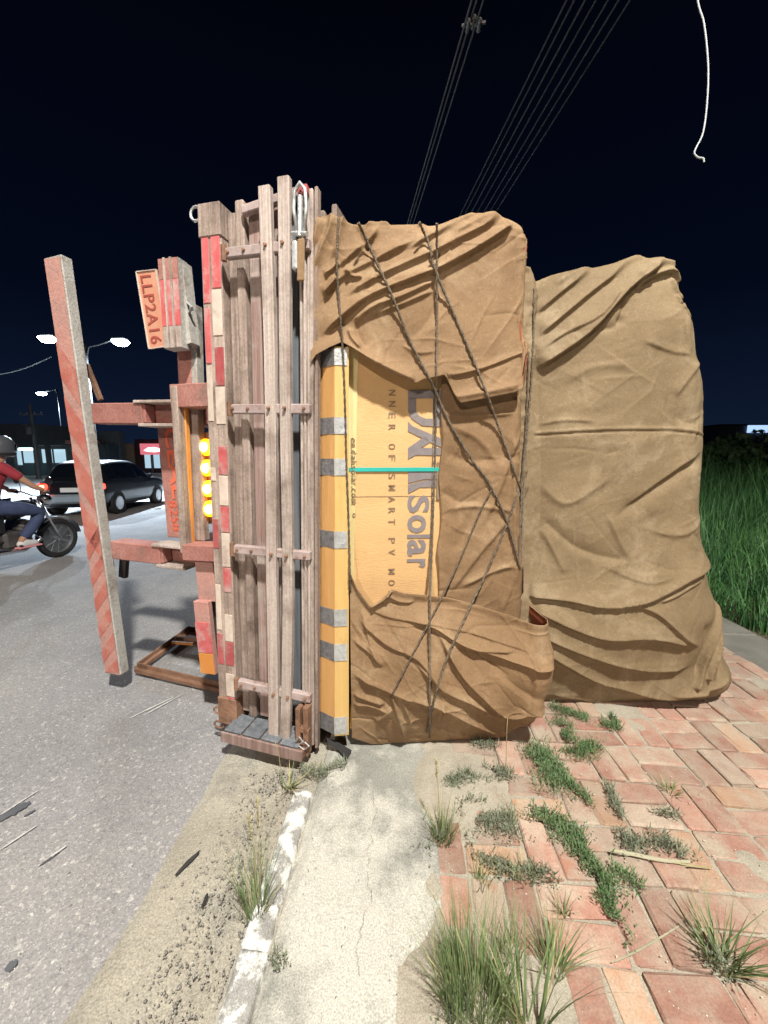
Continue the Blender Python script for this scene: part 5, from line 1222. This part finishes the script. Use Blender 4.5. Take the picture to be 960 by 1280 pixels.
b1 = aty(965, 560, 20); bush((b1.x, 20, 0), 3.4, .85, 'dark bush beyond the grass at the right edge', 4)

# ================================================================== car
def make_car(loc, rz):
    t = thing('parked_car', 'dark hatchback car with lit red tail lamp seen between bumper post and lettered panel', 'car', loc, rz)
    st = [  # y, ztop, zbelt, halfwidth scale, roof half width, zbottom
        (0.00, .94, .90, .88, .50, .34), (.07, 1.00, .91, .95, .54, .25), (.28, 1.24, .93, .985, .56, .22), (.50, 1.43, .94, 1.0, .56, .21), (.80, 1.485, .93, 1.0, .58, .2), (1.30, 1.50, .92, 1.0, .59, .2),
        (1.90, 1.48, .90, 1.0, .58, .2), (2.25, 1.41, .89, 1.0, .56, .2), (2.62, 1.18, .885, 1.0, .58, .2), (2.95, .98, .88, .99, .60, .2), (3.35, .92, .84, .97, .60, .2), (3.70, .82, .75, .92, .56, .22), (3.88, .66, .60, .80, .48, .28)]
    rows = []
    for (y, zt, zb, w_, rw, z0) in st:
        H = .83 * w_; f = lambda a: zb + (zt - zb) * a
        rows.append([(0, y, z0), (H * .80, y, z0), (H * .95, y, z0 + .10), (H * 1.0, y, .55), (H * .99, y, .74), (H * .955, y, zb), (H * .955 + (rw * w_ - H * .955) * .5, y, f(.5)), (rw * w_ * 1.0, y, f(.90)), (rw * w_ * .55, y, f(.985)), (0, y, zt)])
    G = np.array(rows)
    def cr(Garr, n, axis):
        Gm = np.moveaxis(Garr, axis, 0); N = len(Gm); out = []
        for i in range(N - 1):
            p0, p1, p2, p3 = Gm[max(i - 1, 0)], Gm[i], Gm[i + 1], Gm[min(i + 2, N - 1)]
            for k in range(n):
                u = k / n; out.append(.5 * (2 * p1 + (p2 - p0) * u + (2 * p0 - 5 * p1 + 4 * p2 - p3) * u * u + (-p0 + 3 * p1 - 3 * p2 + p3) * u ** 3))
        out.append(Gm[-1]); return np.moveaxis(np.array(out), 0, axis)
    n = 5; Gf = cr(cr(G, n, 0), n, 1)
    full = np.concatenate([Gf * np.array([-1, 1, 1]), Gf[:, ::-1][:, 1:]], 1)   # around: left bottom..roof..right bottom
    me_o = grid_mesh('body', full, M['carpaint'], t)
    bm = bmesh.new(); bm.from_mesh(me_o.data); bmesh.ops.holes_fill(bm, edges=bm.edges); bmesh.ops.recalc_face_normals(bm, faces=bm.faces); bm.to_mesh(me_o.data); bm.free()
    dU = np.gradient(Gf, axis=0); dV = np.gradient(Gf, axis=1); Nn = np.cross(dV, dU); Nn /= np.linalg.norm(Nn, axis=-1, keepdims=True) + 1e-9
    def pane(name, i0, i1, j0, j1, side, m=M['carglass'], off=.004):
        S = Gf[i0:i1 + 1, j0:j1 + 1] + Nn[i0:i1 + 1, j0:j1 + 1] * off * (1 if Nn[(i0 + i1) // 2, (j0 + j1) // 2, 0] > 0 or j0 > 34 else 1)
        if (Nn[(i0 + i1) // 2, (j0 + j1) // 2] * np.array([1, 0, .6])).sum() < 0: S = Gf[i0:i1 + 1, j0:j1 + 1] - Nn[i0:i1 + 1, j0:j1 + 1] * off
        return grid_mesh(name, S * np.array([side, 1, 1]), m, me_o)
    for s in (1, -1):
        pane('side_window', 12, 18, 26, 34, s); pane('side_window', 19, 29, 26, 34, s); pane('side_window', 30, 39, 26, 34, s)
        pane('rear_window', 6, 14, 36, 45, s); pane('windscreen', 37, 43, 36, 45, s)
        # tail lamps wrap the rear corner
        tl = MB().box((s * .52 if s > 0 else -.80, -.035, .70), (.80 if s > 0 else -.52, .16, .90), .05).build('tail_lamp', M['tail'], t)
        MB().box((s * .60 if s > 0 else -.70, -.045, .76), (.70 if s > 0 else -.60, -.03, .84), .006).build('tail_bulb', M['tailhot'], tl)
        MB().box((s * .86 if s > 0 else -1.0, 2.30, .93), (1.0 if s > 0 else -.86, 2.42, 1.06), .03).build('mirror', M['carpaint'], t)
        for (yy, nm) in ((.62, 'r'), (3.05, 'f')):
            Mx = Matrix.Translation((s * .74, yy, .30)) @ Matrix.Rotation(R(90 * s), 4, 'Y')
            arch = MB().lathe([(0, .097), (.34, .097), (.345, .06)], 28, Mx).build('wheel_arch', M['rubber'], t)
            wh = MB().lathe([(.19, .02), (.27, .115), (.295, .09), (.30, 0), (.295, -.09), (.2, -.1)], 32, Mx).build('wheel', M['rubber'], t, True)
            rim = MB(); rim.lathe([(.185, .118), (.20, .112), (.195, .06)], 28, Mx); rim.lathe([(0, .112), (.045, .11), (.05, .07)], 14, Mx)
            for k in range(7):
                a = 2 * math.pi * k / 7; rim.bar(Mx @ Vector((.03 * math.cos(a), .03 * math.sin(a), .10)), Mx @ Vector((.19 * math.cos(a), .19 * math.sin(a), .108)), .035, .02)
            rim.build('rim', M['alloy'], wh)
            MB().lathe([(0, .05), (.19, .055)], 24, Mx).build('brake_disc', M['darksteel'], wh)
    MB().box((-.76, -.05, .36), (.76, .12, .60), .05).build('bumper', M['carpale'], t)
    pl = MB().box((-.22, -.058, .66), (.22, -.02, .78), .01).build('number_plate', M['white'], t)
    MB().box((-.40, -.03, .93), (.40, .10, .955), .008).build('boot_spoiler', M['carpaint'], t)
    for s in (1, -1):
        for yy in (1.42, 2.28): MB().box((s * .80 if s > 0 else -.845, yy, .76), (.845 if s > 0 else -.80, yy + .16, .79), .008).build('door_handle', M['carpaint'], t)
    MB().box((-.03, 3.84, .50), (.03, 3.90, .56), .01).build('badge', M['chrome'], t)
    return t
cl = gnd(150, 643, -.16); hd = math.atan2(.48, 2.15)
car = make_car((cl.x - .86, cl.y - .55, float(road_z(-8)) + .0), math.radians(11.0))

# ================================================================== motorcycle and rider
def skin_mesh(name, verts, edges, radii, m, parent, sub=2, root=0):
    me = bpy.data.meshes.new(name); me.from_pydata(verts, edges, []); o = bpy.data.objects.new(name, me); COL.objects.link(o)
    o.modifiers.new('Skin', 'SKIN')
    for i, v in enumerate(me.skin_vertices[0].data): rr = radii[i]; v.radius = (rr if hasattr(rr, '__len__') else (rr, rr)); v.use_root = (i == root)
    sm = o.modifiers.new('Sub', 'SUBSURF'); sm.levels = sub; sm.render_levels = sub
    bpy.context.view_layer.update(); dg = bpy.context.evaluated_depsgraph_get(); me2 = bpy.data.meshes.new_from_object(o.evaluated_get(dg)); bpy.data.objects.remove(o); me2.materials.clear()
    return link(name, me2, m, parent, True)
ra, fa = gnd(-44, 724, -.12), gnd(64, 698, -.12)
hdg = math.atan2((fa - ra).y, (fa - ra).x) - math.pi / 2; mid = (ra + fa) / 2
bz = float(road_z(mid.x))
bike = thing('motorcycle', 'dark motorcycle ridden past on the road at the left edge', 'motorcycle', (mid.x, mid.y, bz), hdg)
def bpart(name, m, fn, par=bike, smooth=False):
    mb = MB(); fn(mb); return mb.build(name, m, par, smooth)
WB = .64
for yy in (-WB, WB):
    Mx = Matrix.Translation((0, yy, .30)) @ Matrix.Rotation(R(90), 4, 'Y')
    wh = bpart('wheel', M['rubber'], lambda b: b.lathe([(.225, -.03), (.265, -.05), (.295, -.03), (.303, 0), (.295, .03), (.265, .05), (.225, .03), (.225, -.03)], 36, Mx), smooth=True)
    def spokes(b):
        b.lathe([(.222, -.028), (.232, 0), (.222, .028), (.212, 0), (.222, -.028)], 32, Mx); b.lathe([(.0, -.06), (.035, -.055), (.03, 0), (.035, .055), (0, .06)], 12, Mx)
        for k in range(12):
            a = 2 * math.pi * k / 12; b.tube([Mx @ Vector((.03 * math.cos(a), .03 * math.sin(a), .03 * (-1) ** k)), Mx @ Vector((.22 * math.cos(a), .22 * math.sin(a), 0))], .004, 4)
    bpart('rim', M['alloy'], spokes, wh)
for s in (-1, 1): bpart('fork', M['chrome'], lambda b: b.tube([(s * .075, WB, .30), (s * .075, WB - .17, .70), (s * .07, WB - .25, .95)], .02, 8), smooth=True)
bpart('front_mudguard', M['bikepaint'], lambda b: b.add([(x, WB + .34 * math.cos(a), .30 + .34 * math.sin(a)) for a in np.linspace(.1, 2.5, 12) for x in (-.055, .055)], [(2 * i, 2 * i + 1, 2 * i + 3, 2 * i + 2) for i in range(11)]), smooth=True)
bpart('rear_mudguard', M['bikepaint'], lambda b: b.add([(x, -WB + .35 * math.cos(a), .32 + .36 * math.sin(a)) for a in np.linspace(.9, 3.0, 12) for x in (-.07, .07)], [(2 * i, 2 * i + 1, 2 * i + 3, 2 * i + 2) for i in range(11)]), smooth=True)
bpart('frame', M['darksteel'], lambda b: b.tube([(0, WB - .24, .90), (0, .28, .50), (0, .02, .33), (0, -.22, .36)], .022, 8).tube([(0, WB - .24, .92), (0, .05, .74), (0, -.30, .72), (0, -.66, .78)], .022, 8), smooth=True)
for s in (-1, 1): bpart('swing_arm', M['darksteel'], lambda b: b.tube([(s * .08, -.10, .40), (s * .10, -WB, .30)], .02, 8).tube([(s * .11, -.52, .36), (s * .10, -.44, .70)], .028, 8), smooth=True)
bpart('engine', M['darksteel'], lambda b: b.box((-.13, -.12, .28), (.13, .24, .52), .04).lathe([(.085, 0), (.085, .03), (.07, .03), (.07, .05), (.085, .05), (.085, .08), (.07, .08), (.07, .10), (.085, .10), (.085, .14), (.05, .17)], 16, Matrix.Translation((0, .16, .50)) @ Matrix.Rotation(R(-25), 4, 'X')))
bpart('exhaust', M['chrome'], lambda b: b.tube([(.08, .24, .50), (.12, .34, .36), (.14, .10, .25), (.15, -.30, .28), (.16, -.78, .38)], [.02, .022, .024, .045, .048], 10), smooth=True)
def tankf(b):
    n = 10; vs = []; fs = []; k = 12
    for i in range(n + 1):
        t = i / n; y = .36 - .42 * t; ww = .13 * math.sin(math.pi * (.18 + .70 * (1 - t) * .9)) + .015; hh = .11 * (math.sin(math.pi * (.2 + .6 * (1 - t)))) + .015; zc = .84 - .07 * t
        for q in range(k): a = 2 * math.pi * q / k; vs.append((ww * math.cos(a), y, zc + hh * math.sin(a)))
    for i in range(n):
        for q in range(k): fs.append((i * k + q, i * k + (q + 1) % k, (i + 1) * k + (q + 1) % k, (i + 1) * k + q))
    fs.append(tuple(range(k))); fs.append(tuple(n * k + q for q in range(k))); b.add(vs, fs)
bpart('fuel_tank', M['bikepaint'], tankf, smooth=True)
bpart('seat', M['rubber'], lambda b: b.box((-.13, -.66, .76), (.13, -.02, .84), .03))
bpart('side_panel', M['bikepaint'], lambda b: b.prism([(-.10, .52), (.10, .52), (.10, .74), (-.10, .74)], -.40, -.08))
bpart('tail_piece', M['bikepaint'], lambda b: b.box((-.09, -.86, .74), (.09, -.62, .85), .03))
bpart('tail_lamp', M['tail'], lambda b: b.box((-.06, -.885, .76), (.06, -.855, .82), .01))
bpart('headlamp', M['chrome'], lambda b: b.lathe([(0, -.08), (.07, -.06), (.09, .02), (.085, .05), (0, .06)], 18, Matrix.Translation((0, WB - .12, .90)) @ Matrix.Rotation(R(-90), 4, 'X')), smooth=True)
bpart('handlebar', M['chrome'], lambda b: b.tube([(-.36, .32, 1.04), (-.20, .38, 1.03), (-.06, .42, .97), (.06, .42, .97), (.20, .38, 1.03), (.36, .32, 1.04)], .012, 8), smooth=True)
for s in (-1, 1):
    bpart('grip', M['rubber'], lambda b: b.tube([(s * .25, .36, 1.035), (s * .37, .318, 1.04)], .018, 8))
    mr = bpart('mirror', M['bikepaint'], lambda b: b.lathe([(0, -.01), (.05, -.008), (.055, .01), (0, .015)], 14, Matrix.Translation((s * .30, .40, 1.20)) @ Matrix.Rotation(R(90), 4, 'X')))
    bpart('mirror_stalk', M['darksteel'], lambda b: b.tube([(s * .22, .38, 1.04), (s * .28, .42, 1.12), (s * .30, .41, 1.19)], .006, 6), mr)
    bpart('foot_peg', M['rubber'], lambda b: b.tube([(s * .13, .0, .33), (s * .24, .0, .33)], .014, 6))
rider = thing('person', 'motorcycle rider in red shirt, blue jeans and helmet leaning to the handlebar', 'person', (mid.x, mid.y, bz), hdg)
V = [(0, -.20, .90), (0, -.19, 1.06), (0, -.12, 1.24), (0, -.05, 1.38), (0, .0, 1.47), (0, .045, 1.56), (0, .06, 1.68)]
Rr = [(.15, .12), (.14, .11), (.16, .115), (.13, .10), (.055, .055), (.075, .09), (.07, .085)]
Ed = [(i, i + 1) for i in range(6)]
for s in (-1, 1):
    b0 = len(V); V += [(s * .17, -.05, 1.40), (s * .27, .10, 1.22), (s * .31, .20, 1.12), (s * .33, .30, 1.075)]; Rr += [.062, .045, .038, .030]; Ed += [(3, b0), (b0, b0 + 1), (b0 + 1, b0 + 2), (b0 + 2, b0 + 3)]
    b0 = len(V); V += [(s * .10, -.16, .87), (s * .20, .10, .83), (s * .22, .30, .76), (s * .20, .18, .56), (s * .18, .02, .38), (s * .18, .10, .345), (s * .18, .20, .335)]; Rr += [.10, .082, .062, .056, .042, .042, .035]; Ed += [(0, b0)] + [(b0 + k, b0 + k + 1) for k in range(6)]
bd = skin_mesh('body', V, Ed, Rr, M['skin'], rider)
# fingers curled round the grips, joined to the body mesh
bmx = bmesh.new(); bmx.from_mesh(bd.data); mbf = MB()
for s in (-1, 1):
    for k in range(4):
        x = s * (.275 + .024 * k); gy, gz = .36 - .042 * (.024 * k) / .12 - .01, 1.037; L_ = (.9, 1.0, .95, .8)[k]
        mbf.tube([(x, gy - .045, gz + .012), (x, gy - .015, gz + .036), (x, gy + .018 * L_, gz + .028), (x, gy + .026 * L_, gz + .002), (x, gy + .012, gz - .02)], [.011, .010, .0095, .009, .0075], 7)
    mbf.tube([(s * .295, .30, 1.05), (s * .262, .318, 1.03), (s * .255, .35, 1.012), (s * .26, .372, 1.016)], [.014, .012, .011, .008], 7)
    mbf.box((s * .31 - .042, .285, 1.035), (s * .31 + .042, .335, 1.068), .014)
mt = mbf.mesh('tmp'); bmx.from_mesh(mt); bmx.to_mesh(bd.data); bmx.free(); bd.data.polygons.foreach_set('use_smooth', [True] * len(bd.data.polygons))
# clothes
V = [(0, -.195, .82), (0, -.19, 1.02), (0, -.125, 1.24), (0, -.06, 1.37), (0, -.02, 1.44)]; Rr = [(.185, .15), (.165, .138), (.178, .135), (.145, .115), (.085, .08)]; Ed = [(i, i + 1) for i in range(4)]
for s in (-1, 1):
    b0 = len(V); V += [(s * .17, -.05, 1.39), (s * .235, .04, 1.29), (s * .262, .085, 1.24)]; Rr += [.080, .066, .066]; Ed += [(3, b0), (b0, b0 + 1), (b0 + 1, b0 + 2)]
skin_mesh('shirt', V, Ed, Rr, M['shirt'], rider)
V = [(0, -.19, .90)]; Rr = [(.172, .135)]; Ed = []
for s in (-1, 1):
    b0 = len(V); V += [(s * .10, -.15, .87), (s * .20, .10, .83), (s * .222, .30, .76), (s * .20, .18, .56), (s * .182, .05, .42)]; Rr += [.118, .100, .082, .074, .066]; Ed += [(0, b0)] + [(b0 + k, b0 + k + 1) for k in range(4)]
skin_mesh('trousers', V, Ed, Rr, M['jeans'], rider)
for s in (-1, 1):
    sh_ = skin_mesh('shoe', [(s * .18, -.02, .345), (s * .18, .08, .345), (s * .18, .20, .335), (s * .18, .25, .33), (s * .18, .01, .41)], [(0, 1), (1, 2), (2, 3), (1, 4)], [.042, .05, .045, .03, .05], M['shoe'], rider)
    MB().box((s * .18 - .052, -.03, .285), (s * .18 + .052, .27, .308), .008).build('sole', M['shoe_pink'], sh_)
MB().lathe([(.128, -.115), (.140, -.10), (.140, -.082), (.146, -.078)], 28, Matrix.Translation((0, .06, 1.67)) @ Matrix.Scale(1.13, 4, (0, 1, 0))).build('helmet_trim', M['rubber'], rider, True)
hm = MB().lathe([(.0, .155), (.06, .148), (.105, .115), (.135, .06), (.145, 0), (.142, -.07), (.125, -.12), (.105, -.135)], 28, Matrix.Translation((0, .06, 1.67)) @ Matrix.Scale(1.12, 4, (0, 1, 0))).build('helmet', M['helmet'], rider, True)
vs = []; n = 14
for i in range(n + 1):
    a = math.pi * (.5 + .34 * (2 * i / n - 1))
    for zz in (-.045, .045): vs.append((.149 * math.cos(a), .06 + .167 * math.sin(a), 1.665 + zz))
MB().add(vs, [(2 * i, 2 * i + 1, 2 * i + 3, 2 * i + 2) for i in range(n)]).build('visor', M['carglass'], hm, True)

# ================================================================== buildings up the road
def bbox(t, name, m, lo, hi, c=.02, par=None): return MB().box(lo, hi, c).build(name, m, par or t)
# open-fronted forecourt building at the far left
Yb = 30.0; a = aty(-90, 580, Yb); b_ = aty(118, 580, Yb)
W_ = b_.x - a.x; zt_ = aty(40, 535, Yb).z
t = thing('shop_building', 'grey forecourt building with fluorescent-lit front at the far left', 'building', (a.x, Yb, -.16))
bbox(t, 'wall', M['bwall'], (0, 3, 0), (W_, 3.6, zt_ + .1)); bbox(t, 'canopy', M['broof'], (-.5, -.6, zt_ - 1.2), (W_ * .72, 3.2, zt_ + .45)); bbox(t, 'fascia', M['bwall'], (-.5, -.65, zt_ - 1.35), (W_ * .72, -.55, zt_ - .9), .01)
for k in range(5): bbox(t, 'column', M['bwall'], (W_ * (.08 + .21 * k), .1, 0), (W_ * (.08 + .21 * k) + .3, .4, zt_ - 1.2))
for k in range(4):
    x = W_ * (.10 + .2 * k); wn = bbox(t, 'shop_window', M['bglass'], (x, 2.90, .9), (x + W_ * .15, 2.98, 2.3), .01)
    bbox(t, 'frame', M['bwall_blue'], (x + W_ * .07, 2.86, .9), (x + W_ * .08, 2.899, 2.3), .005, wn)
for k in range(3):
    x = W_ * (.36 + .10 * k) ; bbox(t, 'tube_light', M['tubelight'], (x, .0, zt_ - 1.62), (x + W_ * .075, .2, zt_ - 1.45), .02)
bbox(t, 'counter', M['bwall_blue'], (W_ * .45, 1.8, 0), (W_ * .70, 2.3, 1.1)); bbox(t, 'crate_box', M['bluebin'], (W_ * .66, 1.0, 0), (W_ * .70, 1.5, .8))
bbox(t, 'awning', M['post_pale'], (W_ * .74, 1.6, zt_ - 1.05), (W_ * .90, 3, zt_ - .75)); bbox(t, 'door', M['bdark'], (W_ * .76, 2.92, 0), (W_ * .80, 2.99, 2.1)); bbox(t, 'side_shop', M['bwall_blue'], (W_ * .82, 1.8, 0), (W_ * .99, 3, zt_ - 1.1))
bbox(t, 'side_window', M['bdark'], (W_ * .84, 1.74, .8), (W_ * .90, 1.79, 1.9), .01)
arc = [(W_ * .9 + 1.4 * math.cos(q), 1.5, 1.8 + 1.5 * math.sin(q)) for q in np.linspace(0, math.pi, 16)]
MB().tube([(arc[-1][0], 1.5, 0)][::-1] + arc[::-1] + [(arc[0][0], 1.5, 0)], .06, 8).build('gate_arch', M['polemetal'], t, True)
# kiosk with strings of bulbs
Yb = 34.0; a = aty(113, 575, Yb); b_ = aty(140, 575, Yb); zt_ = aty(126, 552, Yb).z
t = thing('kiosk', 'low kiosk hung with warm bulb strings behind the dark car', 'kiosk', (a.x, Yb, -.16)); W_ = b_.x - a.x
bbox(t, 'wall', M['bwall_beige'], (0, 0, 0), (W_, 3, zt_ + .1)); bbox(t, 'sign_board', M['rust'], (-.05, -.12, zt_ - 1.3), (W_ + .05, -.02, zt_ + .15))
for k in range(46):
    x, z = random.uniform(.1, W_ - .15), random.uniform(zt_ - 1.2, zt_); MB().lathe([(0, -.11), (.085, -.05), (.09, .04), (0, .11)], 8, Matrix.Translation((x, -.17, z))).build('bulb', M['warmbulb'], t, True)
bbox(t, 'serving_hatch', M['bdark'], (.3, -.03, .9), (W_ - .3, -.005, zt_ - 1.5), .005)
# olive beige building
Yb = 40.0; a = aty(138, 575, Yb); b_ = aty(171, 575, Yb); zt_ = aty(155, 558, Yb).z
t = thing('plain_building', 'plain olive beige building with flat roof behind the car', 'building', (a.x, Yb, -.16)); W_ = b_.x - a.x
bbox(t, 'wall', M['bwall_beige'], (0, 0, 0), (W_, 6, zt_)); bbox(t, 'parapet', M['broof'], (-.1, -.12, zt_ + .003), (W_ + .1, 6.1, zt_ + .25)); bbox(t, 'string_course', M['bwall'], (-.02, -.06, zt_ - 1.0), (W_ + .02, -.003, zt_ - .9), .01)
# maroon house and shop with backlit sign
Yb = 38.0; a = aty(170, 575, Yb); b_ = aty(215, 575, Yb); zt_ = aty(190, 552, Yb).z
t = thing('sign_shop', 'maroon shop front with backlit red and white sign beside the lettered panel', 'shop', (a.x, Yb, -.16)); W_ = b_.x - a.x
bbox(t, 'wall', M['bwall_maroon'], (0, 0, 0), (W_, 6, zt_ + .4)); sg = bbox(t, 'sign', M['signred'], (W_ * .20, -.35, zt_ - 1.15), (W_ * .98, -.15, zt_ - .05), .03)
MB().prism([(W_ * .30, zt_ - .75), (W_ * .42, zt_ - .45), (W_ * .60, zt_ - .40), (W_ * .72, zt_ - .5), (W_ * .90, zt_ - .55), (W_ * .86, zt_ - .8), (W_ * .60, zt_ - .9), (W_ * .42, zt_ - .85)], -.38, -.36).build('sign_emblem', M['signwhite'], sg)
for k in range(3): bbox(t, 'shop_window', M['bglass'], (W_ * (.25 + .25 * k), -.05, .5), (W_ * (.25 + .25 * k) + W_ * .17, -.004, 2.1), .01)
bbox(t, 'pillar', M['bwall'], (W_ * .46, -.3, 0), (W_ * .49, -.06, zt_ - 1.2))
# utility pole with crossarm
Yp = 27.0; p0 = aty(37, 505, Yp); t = thing('utility_pole', 'concrete utility pole with crossarm above the forecourt roof', 'utility pole', (p0.x, Yp, -.16))
hgt = p0.z + .16; MB().lathe([(.16, 0), (.10, hgt)], 10).build('pole', M['poleconc'], t, True); MB().bar((-.9, 0, hgt - .75), (.9, 0, hgt - .75), .1, .1, .01, up=(0, 1, 0)).build('crossarm', M['poleconc'], t)
for x in (-.8, -.3, .3, .8): MB().lathe([(.02, 0), (.06, .04), (.03, .08), (.05, .12), (0, .16)], 8, Matrix.Translation((x, 0, hgt - .7))).build('insulator', M['ceramic'], t, True)
MB().lathe([(0, 0), (.2, .02), (.2, .6), (0, .62)], 12, Matrix.Translation((0, -.3, hgt - 2.2))).build('transformer', M['poleconc'], t, True)
# service wire sagging across to the lamp
q0, q1 = aty(-40, 470, 22), aty(64, 446, 23.9); pts = [q0.lerp(q1, k / 12) + Vector((0, 0, -.35 * math.sin(math.pi * k / 12))) for k in range(13)]
tag(MB().tube(pts, .03, 6).build('service_wire', M['wire_white'], None, True), 'pale service wire sagging towards the twin-armed lamp from the left', 'wire')
# lit building far right beyond the grass
Yb = 70.0; a = aty(905, 545, Yb); b_ = aty(1010, 545, Yb); z1 = aty(930, 531, Yb).z; z0 = aty(930, 541, Yb).z
t = thing('far_building', 'distant building with blue-lit facade on the horizon right of the bundle', 'building', (a.x, Yb, 0)); W_ = b_.x - a.x
bbox(t, 'wall', M['bwall'], (-1, 0, 0), (W_, 8, z1 - .15))
for (f0, f1) in ((.26, .50), (.53, .75), (.78, .98)): bbox(t, 'lit_panel', M['bluelit'], (W_ * f0, -.3, z0), (W_ * f1, -.1, z1), .02)
bbox(t, 'roof', M['broof'], (-1.2, -.4, z1 - .1), (W_, 8.2, z1 + .1)); bbox(t, 'end_pier', M['bwall'], (-.9, -.35, 0), (.6, -.05, z1 - .3))
